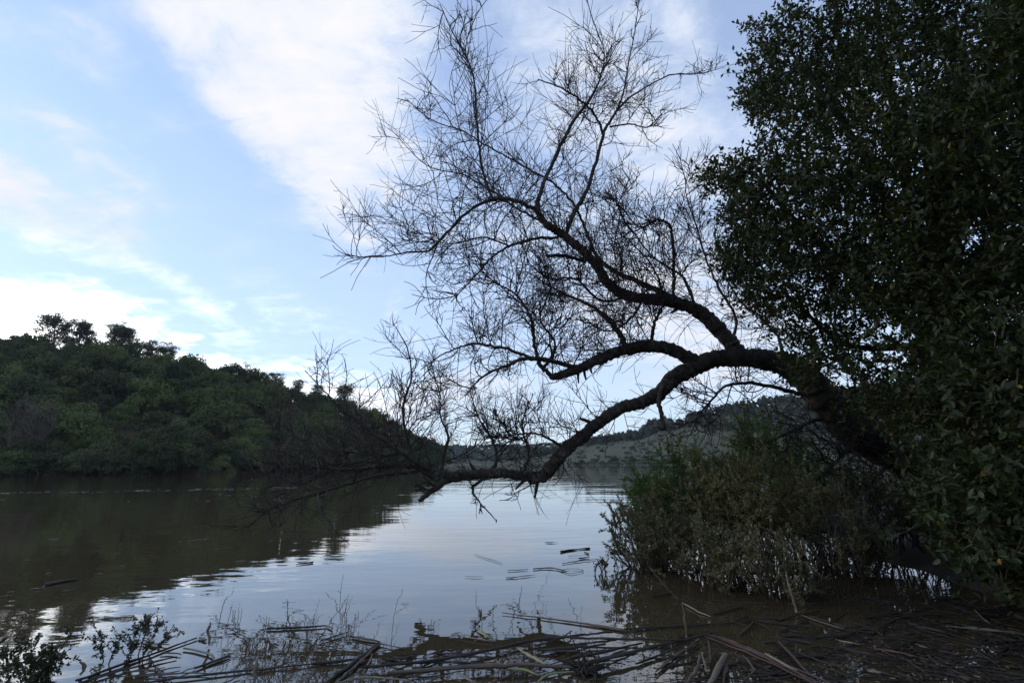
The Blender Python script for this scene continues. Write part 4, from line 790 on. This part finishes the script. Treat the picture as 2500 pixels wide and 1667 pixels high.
# ------------------------------------------------------------------ floating reeds
reed_n = 0
def reed(pts, wpx, mat='reed_dark', label=None, z=0.012, lift=(0, 0), name='reed_stem', cat='reed', grp=None, flat=.7, taper=(.8, 1.0, .6)):
    """pts: pixel path over the water (2500 scale)"""
    global reed_n; reed_n += 1
    pw = [PW(u, v, z) for u, v in pts]
    if lift != (0, 0):
        for i in range(len(pw)):
            f = i / (len(pw) - 1); zl = lift[0] * (1 - f) + lift[1] * f
            if zl > 0: pw[i] = P(pts[i][0], pts[i][1], pw[0 if lift[0] < lift[1] else -1][1]) if zl > .01 else pw[i]
    pw = np.array(pw); c = pw.mean(0)
    n = max(3, int(4 + np.linalg.norm(pw[-1] - pw[0]) * 3))
    ln = smooth_line(pw, n) if len(pw) > 2 else pw[0] + (pw[1] - pw[0]) * np.linspace(0, 1, n + 1)[:, None]
    ln = ln + rng.normal(0, .0035, ln.shape) * np.array([1, 1, .5]); ln[:, :2] += (np.sin(np.linspace(0, 3.1, len(ln))) * rng.normal(0, .012))[:, None] * np.array([[.3, 1]])
    dep = np.linalg.norm(ln - CAM, axis=1); f = np.linspace(0, 1, len(ln))
    r = np.interp(f, [0, .5, 1], taper) * (wpx * 1.05) / FPX * dep.mean() * .5
    T = Tubes(); T.add(ln - c, r * (1 + .1 * rng.normal(0, 1, len(r))), 7, True, .1)
    me = T.mesh(name, True)
    o = obj(name, me, M[mat]); o.location = c
    if lift == (0, 0): o.scale = (1, 1, flat)
    tag(o, label or 'dark wet reed stem floating among others at the near waterline', cat, grp if label is None or grp else None)
    if label is None and not grp: o['group'] = 'dark wet reeds in the raft'
    return o
def Z3(*p): return [(x * .3827, 1300 + y * .3827) for x, y in p]
def Z4(*p): return [(800 + x * .3827, 1280 + y * .3827) for x, y in p]
def Z5(*p): return [(1450 + x * .4573, 950 + y * .4573) for x, y in p]
k3, k5 = .3827, .4573
G_L = 'loose reeds at lower left'
reed(Z3((490, 942), (830, 822), (1255, 668)), 15 * k3, 'reed_dark', 'long dark reed slanting up just right of the leafy water plants')
reed(Z3((510, 958), (820, 865), (1130, 790)), 13 * k3, 'reed_dark', 'long dark reed just below and parallel to the slanting reed at lower left')
for a in [((805, 886), (1050, 860)), ((895, 896), (1145, 855)), ((780, 916), (1220, 890)), ((900, 906), (1350, 895)), ((1160, 890), (1250, 850)), ((1410, 958), (1545, 910)), ((1020, 768), (1160, 775))]:
    reed(Z3(*a), 8 * k3, 'reed_brown', 'thin brown reed fragment among the loose reeds at lower left', grp=G_L)
reed(Z3((880, 960), (1370, 900), (1990, 836)), 14 * k3, 'reed_dark', 'very long thin dark reed running along the bottom left of the water')
reed(Z3((1990, 838), (2270, 808)), 19 * k3, 'reed_dark', 'short thick dark reed continuing the very long thin one')
reed(Z3((1245, 862), (1465, 780)), 17 * k3, 'reed_dark', 'short thick black reed pointing up right with a thin twin beside it')
reed(Z3((1262, 856), (1482, 786)), 9 * k3, 'reed_dark', 'thin twin lying along the short thick black reed')
reed(Z3((1175, 737), (1370, 800)), 13 * k3, 'reed_pale', 'pale reed blade touching the short thick black reed')
reed(Z3((915, 683), (1085, 712)), 9 * k3, 'reed_pale', 'pale short reed crossing the right spray of the leafy water plant')
reed(Z3((850, 700), (1030, 722)), 7 * k3, 'reed_pale', 'faint pale reed just left of the short one crossing the water plant')
reed(Z3((1270, 663), (1315, 684)), 14 * k3, 'reed_pale', 'small pale chip at the tip of the long slanting reed')
reed(Z3((1340, 718), (1328, 622), (1346, 570)), 13 * k3, 'reed_pale', 'pale bent reed tip standing upright out of the water at lower left', lift=(0, .2))
reed(Z3((1620, 936), (1632, 860), (1650, 775)), 18 * k3, 'reed_pale', 'pale pointed reed stub standing upright from the water at lower left centre', lift=(0, .15), taper=(1, 1, .3))
reed(Z3((1700, 611), (2075, 591)), 14 * k3, 'reed_dark', 'straight brown black reed floating clear with a bent pale end')
reed(Z3((2072, 590), (2120, 613)), 12 * k3, 'reed_pale', 'bent pale end piece of the straight reed floating clear')
reed(Z3((2035, 691), (2225, 632)), 13 * k3, 'reed_dark', 'short dark spindle shaped reed below the straight floating one', taper=(.3, 1, .3))
reed(Z3((514, 910), (515, 820)), 14 * k3, 'reed_pale', 'pale stub poking from the water right of the second water plant', lift=(0, .1))
reed(Z3((5, 692), (55, 645)), 16 * k3, 'reed_pale', 'pale curled leaf floating at the left edge of the view', taper=(.3, 1, .3))
reed(Z3((275, 335), (380, 314), (510, 294)), 20 * k3, 'reed_dark', 'dark ragged stick floating in the hill reflection at far left', taper=(1, 1.1, .2))
for a in [((195, 358), (280, 350)), ((45, 378), (95, 375)), ((400, 372), (475, 362)), ((290, 260), (325, 255)), ((160, 175), (195, 172)), ((310, 42), (375, 40)), ((1500, 183), (1575, 180)), ((1140, 60), (1160, 57)), ((605, 263), (655, 261)), ((0, 408), (25, 404)), ((765, 212), (800, 206)), ((100, 490), (130, 488)), ((1375, 104), (1400, 102)), ((1720, 50), (1740, 46))]:
    reed(Z3(*a), 6 * k3, 'reed_pale', 'small pale straw drifting on the dark hill reflection', grp='pale straws on the hill reflection', name='straw', cat='straw')
reed(Z3((1200, 56), (1320, 38)), 7 * k3, 'reed_pale', 'longer pale straw slanting on the dark hill reflection', name='straw', cat='straw')
reed(Z3((1890, 200), (1995, 187)), 12 * k3, 'reed_dark', 'short dark stick pair at the edge of the hill reflection', taper=(.5, .8, 1))
reed(Z4((-20, 1015), (150, 890), (330, 752)), 24 * k3, 'reed_dark', 'thick pale edged reed of the crossed pair at bottom centre left')
reed(Z4((50, 1015), (190, 890), (335, 760)), 18 * k3, 'reed_brown', 'thinner reed leaning along the thick one of the crossed pair')
reed(Z4((145, 713), (335, 746)), 14 * k3, 'reed_brown', 'short brown reed meeting the top of the crossed pair')
reed(Z4((160, 726), (495, 790)), 9 * k3, 'reed_brown', 'thin brown reed passing behind the top of the crossed pair')
reed(Z4((345, 862), (540, 840)), 24 * k3, 'reed_dark', 'short fat black reed piece above the raft at bottom centre')
reed(Z4((200, 890), (247, 862)), 17 * k3, 'reed_dark', 'stubby dark fragment by the crossed pair')
reed(Z4((240, 915), (285, 820)), 10 * k3, 'reed_pale', 'pale narrow blade tilted beside the crossed pair')
reed(Z4((235, 908), (700, 862), (1060, 792), (1270, 745), (1560, 712), (1840, 680)), 22 * k3, 'reed_dark', 'longest black reed curving along the top of the raft', z=.03)
reed(Z4((540, 880), (830, 882), (1060, 892)), 14 * k3, 'reed_dark', 'dark reed lying under the long curving one', z=.015)
reed(Z4((380, 952), (800, 915), (1250, 896), (1560, 908)), 30 * k3, 'reed_brown', 'thickest brown cane lying across the raft at bottom centre', z=.04)
reed(Z4((1335, 802), (1560, 785), (1775, 760)), 23 * k3, 'reed_dark', 'thick dark cut cane right of centre above the brown cane', z=.02)
reed(Z4((60, 1012), (200, 970), (330, 966), (540, 998)), 17 * k3, 'reed_pale', 'pale arched cane at the bottom edge left of centre', z=.04)
reed(Z4((820, 940), (950, 1015)), 16 * k3, 'reed_pale', 'pale pinkish cane stub crossing the bottom edge at centre', z=.05)
reed(Z4((1100, 987), (1195, 940)), 18 * k3, 'reed_dark', 'short dark cane stub near the bottom edge at centre', z=.03)
reed(Z4((1145, 921), (1250, 926), (1360, 960)), 20 * k3, 'reed_green', 'yellowing leaf blade lying on the raft below the brown cane', z=.06, taper=(.4, 1, .2))
reed(Z4((1210, 790), (1290, 835), (1385, 890)), 20 * k3, 'reed_green', 'yellow green leaf blade lying across the raft above the brown cane', z=.05, taper=(.3, 1, .4))
reed(Z4((945, 655), (1055, 722)), 16 * k3, 'reed_green', 'pale green leaf floating above the raft in the limb reflection', taper=(.3, 1, .5))
reed(Z4((830, 710), (1080, 746)), 8 * k3, 'reed_pale', 'thin pale straw just left of the floating green leaf')
reed(Z4((1115, 563), (1600, 625), (1895, 674)), 17 * k3, 'reed_brown', 'straight brown cane with a thick right end floating above the raft', taper=(.35, .8, 1.3))
reed(Z4((1890, 666), (2270, 640)), 10 * k3, 'reed_dark', 'dark thin reed carrying on from the straight brown cane towards the thicket')
reed(Z4((1320, 776), (1500, 716), (1556, 674)), 12 * k3, 'reed_dark', 'dark reed with an upturned end crossing the long black one', z=.03)
reed(Z4((1380, 712), (1720, 731), (2300, 736)), 17 * k3, 'reed_dark', 'straight black reed running right into the thicket reflection', z=.03)
reed(Z4((1550, 850), (1800, 800), (2010, 752)), 20 * k3, 'reed_dark', 'black reed slanting up right below the straight black one', z=.02)
reed(Z4((1650, 882), (1900, 825), (2150, 760)), 27 * k3, 'reed_dark', 'thick black reed slanting up right from the root clump', z=.05)
reed(Z4((1970, 885), (2120, 830)), 12 * k3, 'reed_dark', 'short dark reed under the thick slanting one')
reed(Z4((2100, 928), (2250, 800)), 12 * k3, 'reed_brown', 'steep brown reed at the left of the twig fan')
reed(Z4((1335, 1005), (1420, 952), (1570, 935)), 15 * k3, 'reed_green', 'green curved blade by the root clump at the bottom edge', z=.06)
reed(Z4((465, 832), (900, 826), (1480, 836)), 6 * k3, 'reed_dark', 'hair thin dark reed crossing the raft from end to end')
reed(Z4((2290, 722), (2278, 600), (2265, 492)), 14 * k3, 'reed_brown', 'brown stalk standing upright in front of the thicket', lift=(0, .5))
reed(Z4((2225, 472), (2140, 375), (2060, 280)), 8 * k3, 'reed_pale', 'pale thin stalk leaning left out of the water before the thicket', lift=(0, .4))
reed(Z5((1085, 1187), (1055, 1085), (1020, 980)), 13 * k5, 'reed_pale', 'pale stalk leaning in the middle of the thicket reflection', lift=(0, .5))
reed(Z5((1365, 976), (1330, 860), (1300, 760)), 9 * k5, 'reed_pale', 'slender pale stalk leaning in the right half of the thicket', lift=(0, .6))
reed(Z5((480, 1145), (620, 1212)), 9 * k5, 'reed_pale', 'pale straw at the foot of the upright brown stalk')
for k, (o1, o2) in enumerate([(0, 0), (14, 4), (30, 6), (44, 16), (-10, 14), (60, 10)]):
    reed(Z5((605 + o1, 1305 + o2), (860 + o1, 1402 + o2 + 6 * (k % 2)), (1165 + o1 + 12 * k, 1568 + o2)), 10 * k5, 'reed_red', 'reddish brown stalk in the parallel bundle at bottom right', z=.02 + .008 * (k % 3), grp='bundle of reddish stalks')
reed(Z5((990, 1345), (1150, 1520)), 15 * k5, 'reed_red', 'reddish cane with a cut orange end right of the stalk bundle', z=.03)
reed(Z5((915, 1408), (1085, 1500)), 11 * k5, 'reed_pale', 'pale orange straw between the bundle and the cut cane', z=.05)
reed(Z5((705, 1412), (615, 1575)), 28 * k5, 'reed_pale', 'fat pale cane stump in the twig fan at bottom right', z=.05)
reed(Z5((570, 1420), (545, 1500), (488, 1572)), 17 * k5, 'reed_brown', 'brown bent cane left of the fat pale stump', z=.04)
reed(Z5((578, 1405), (590, 1455), (606, 1502)), 12 * k5, 'reed_pale', 'small pale wavy stick above the fat pale stump', z=.04)
reed(Z5((712, 1450), (690, 1565)), 14 * k5, 'reed_brown', 'short brown cane right of the fat pale stump', z=.03)
reed(Z5((860, 1500), (785, 1572)), 10 * k5, 'reed_brown', 'bent straw below the stalk bundle', z=.03)
reed(Z5((800, 1420), (862, 1496)), 9 * k5, 'reed_brown', 'thin straw reaching up to the stalk bundle', z=.03)
reed(Z5((615, 1345), (625, 1460)), 9 * k5, 'reed_brown', 'upright thin stick in the twig fan', z=.03)
reed(Z5((660, 1380), (600, 1480)), 9 * k5, 'reed_dark', 'dark slanting stick in the twig fan', z=.03)
reed(Z5((560, 1330), (380, 1460), (330, 1505)), 12 * k5, 'reed_brown', 'long brown stick at the left of the twig fan', z=.02)
reed(Z5((540, 1345), (230, 1460)), 10 * k5, 'reed_dark', 'dark stick slanting left from the twig fan', z=.02)
reed(Z5((850, 1240), (770, 1320)), 9 * k5, 'reed_brown', 'short straw just above the stalk bundle')
reed(Z5((200, 1282), (480, 1262), (850, 1240)), 9 * k5, 'reed_dark', 'long dark reed lying under the thicket reflection')
reed(Z5((1285, 1335), (1420, 1362)), 9 * k5, 'reed_pale', 'pale straw on the dark water right of the bundle')
reed(Z5((1880, 1262), (2100, 1280), (2310, 1312)), 9 * k5, 'reed_pale', 'upper of two pale orange straws at the right edge')
reed(Z5((1960, 1275), (2310, 1304)), 8 * k5, 'reed_pale', 'lower of two pale orange straws at the right edge', z=.03)
reed(Z5((1450, 1375), (1790, 1442)), 11 * k5, 'reed_red', 'reddish stick on the dark water at lower right')
reed(Z5((1100, 1202), (1340, 1282)), 10 * k5, 'reed_brown', 'brown stick slanting down right in front of the thicket')
reed(Z5((2030, 1172), (2105, 1250)), 7 * k5, 'reed_pale', 'thin pale twig in the dark water below the oak')
reed(Z5((2140, 1156), (2230, 1146)), 8 * k5, 'reed_pale', 'short pale straw below the oak at the right')
reed(Z5((1465, 1500), (1530, 1512)), 30 * k5, 'reed_pale', 'pale crumpled dead leaf on the dark reed mat', name='dead_leaf', cat='leaf', flat=.3, taper=(.5, 1, .6))
reed(Z5((1720, 1358), (1790, 1382)), 12 * k5, 'reed_pale', 'pale folded leaf on the dark reed mat', name='dead_leaf', cat='leaf', flat=.3, taper=(.4, 1, .2))
reed(Z5((2030, 1525), (2070, 1538)), 14 * k5, 'reed_pale', 'small pale leaf near the bottom right corner', name='dead_leaf', cat='leaf', flat=.3, taper=(.4, 1, .2))
# floating bits out on the open water
reed(Z4((1385, 112), (1470, 116)), 7.5 * k3, 'reed_dark', 'dark chip floating highest of the scraps left of the thicket', taper=(.4, 1, .2))
reed(Z4((1490, 172), (1600, 156), (1670, 150)), 12.2 * k3, 'reed_dark', 'dark stick with a knob at its left end left of the thicket', taper=(1.3, .6, 1.1))
reed(Z4((1800, 178), (1905, 182)), 13.6 * k3, 'reed_dark', 'thick dark stick touching the left edge of the thicket')
reed(Z4((1640, 175), (1665, 188)), 10.9 * k3, 'reed_brown', 'tiny brown chip below the knobbed stick')
reed(Z4((1530, 201), (1655, 196)), 4.1 * k3, 'reed_dark', 'hair thin reed below the knobbed stick')
reed(Z4((1600, 216), (1668, 208)), 9.5 * k3, 'reed_dark', 'small dark wedge among the scraps left of the thicket')
reed(Z4((1500, 248), (1600, 230), (1712, 222)), 6.1 * k3, 'reed_dark', 'curved dark reed just left of the small leafy sprig')
reed(Z4((1150, 291), (1280, 285)), 6.1 * k3, 'reed_dark', 'jagged dark twig at the left of the looped reed')
lp = [(1310, 283), (1420, 280), (1525, 297)] 
reed(Z4(*lp), 9.5 * k3, 'reed_dark', 'dark flat reed joined to the floating loop')
reed(Z4((1490, 292), (1540, 312), (1600, 306), (1628, 290), (1570, 283), (1510, 286), (1490, 296)), 3.4 * k3, 'reed_dark', 'thin reed bent into an oval loop on open water', taper=(1, 1, 1))
reed(Z4((1135, 338), (1215, 335)), 8.8 * k3, 'reed_dark', 'short dark reed stub lowest of the scraps on open water')
reed(Z4((1215, 333), (1325, 320)), 6.1 * k3, 'reed_dark', 'dark spindle right of the lowest stub on open water', taper=(.8, 1, .2))
reed(Z4((875, 330), (990, 332)), 3.4 * k3, 'reed_dark', 'hair thin straw on open water left of the scraps')
reed(Z4((935, 190), (1115, 248)), 3.4 * k3, 'reed_dark', 'fine straight twig slanting on open water in the middle')
# unplaced stems of the raft
for k in range(26):
    u = random.uniform(900, 1650); v = random.uniform(1590, 1690); l_ = random.uniform(40, 190); s = random.gauss(-.12, .14)
    reed([(u, v), (u + l_ * .5, v + s * l_ * .5 + random.gauss(0, 2)), (u + l_, v + s * l_)], random.uniform(2, 5.5), random.choice(['reed_dark', 'reed_dark', 'reed_brown']), z=random.uniform(.005, .03))
# matted reed litter on the dark water at lower right
T = Tubes()
for k in range(1000):
    u = random.uniform(1560, 2600); v = random.uniform(1495, 1720) if random.random() < .8 else random.uniform(1440, 1500)
    if v < 1560 + (1950 - u) * .35 and random.random() < .85: continue
    l_ = random.uniform(15, 130); s = random.gauss(.05, .3)
    a = PW(u, v, random.uniform(.0, .02)); b = PW(u + l_, v + s * l_, random.uniform(.0, .02)); m_ = (a + b) / 2 + rng.normal(0, .01, 3) * [1, 1, .3]
    T.add([a, m_, b], random.choice([.002, .003, .003, .004, .007]), 4, False)
tag(obj('reed_litter', T.mesh('reed_litter'), M['reed_dark']), 'mat of dark sodden reed litter floating at the lower right', 'litter', None, 'stuff')
n_ = 1500; fu = rng.uniform(880, 2600, n_); fv = np.where(rng.random(n_) < .75, rng.uniform(1590, 1700, n_), rng.uniform(1520, 1600, n_)); kf = fv > 1575 + (1500 - fu) * .03; fu = fu[kf]; fv = fv[kf]
fl = np.array([PW(a, b, random.uniform(.004, .02)) for a, b in zip(fu, fv)]); fd = rand_dirs(len(fl)) * [1, 1, .15]; fz = rng.uniform(.012, .05, len(fl))
tag(obj('leaf_litter', leaf_mesh('leaf_litter', fl, fd, norm(rand_dirs(len(fl)) * .25 + [0, 0, 1]), fz, fz * .35, LEAF6), M['litter_flake']), 'sodden leaf scraps scattered through the reed raft', 'litter', None, 'stuff')
# root clump in the raft
c = PW(1425, 1640); e = empty('root_clump', tuple(c)); tag(e, 'dark muddy root clump sticking out of the reed raft', 'root clump'); T = Tubes()
for k in range(60): grow(T, c + rng.normal(0, .06, 3) * [1, 1, .3], rand_dirs(1)[0] * [1, 1, .6] + [0, 0, .3], rng.uniform(.08, .25), .008, .002, 5, .25, -.05, 4)
obj('roots', T.mesh('roots', True, c), M['reed_dark'], e)
# line of foam flecks on the far water
T = Tubes()
for k in range(120):
    u = random.uniform(-40, 780); v = 1203 - u * .018 + random.gauss(0, 1.2) + (random.random() < .1) * random.uniform(2, 30); l_ = random.uniform(2, 14)
    T.add([PW(u, v, .01), PW(u + l_ / 2, v + random.gauss(0, .3), .015), PW(u + l_, v, .01)], random.uniform(.002, .005), 4, False)
tag(obj('foam_line', T.mesh('foam_line'), M['foam']), 'broken line of pale foam flecks across the hill reflection', 'foam', None, 'stuff')

# ------------------------------------------------------------------ thin air haze over the lake
m, t, o = new_mat('haze_air')
vp = nd(t, 'ShaderNodeVolumePrincipled', inp={'Color': (0.80, 0.88, 1.0, 1), 'Density': HAZE, 'Anisotropy': 0.0})
t.links.new(vp.outputs[0], o.inputs['Volume'])
x0, x1, y0, y1, z0, z1 = -1750, 1750, -1750, 1750, -3, 110
hz = mesh_np('haze', [(x0, y0, z0), (x1, y0, z0), (x1, y1, z0), (x0, y1, z0), (x0, y0, z1), (x1, y0, z1), (x1, y1, z1), (x0, y1, z1)],
             [[(3, 2, 1, 0), (4, 5, 6, 7), (0, 1, 5, 4), (1, 2, 6, 5), (2, 3, 7, 6), (3, 0, 4, 7)]])
tag(obj('haze', hz, m), 'thin bluish haze in the air over the lake', None, None, 'stuff')
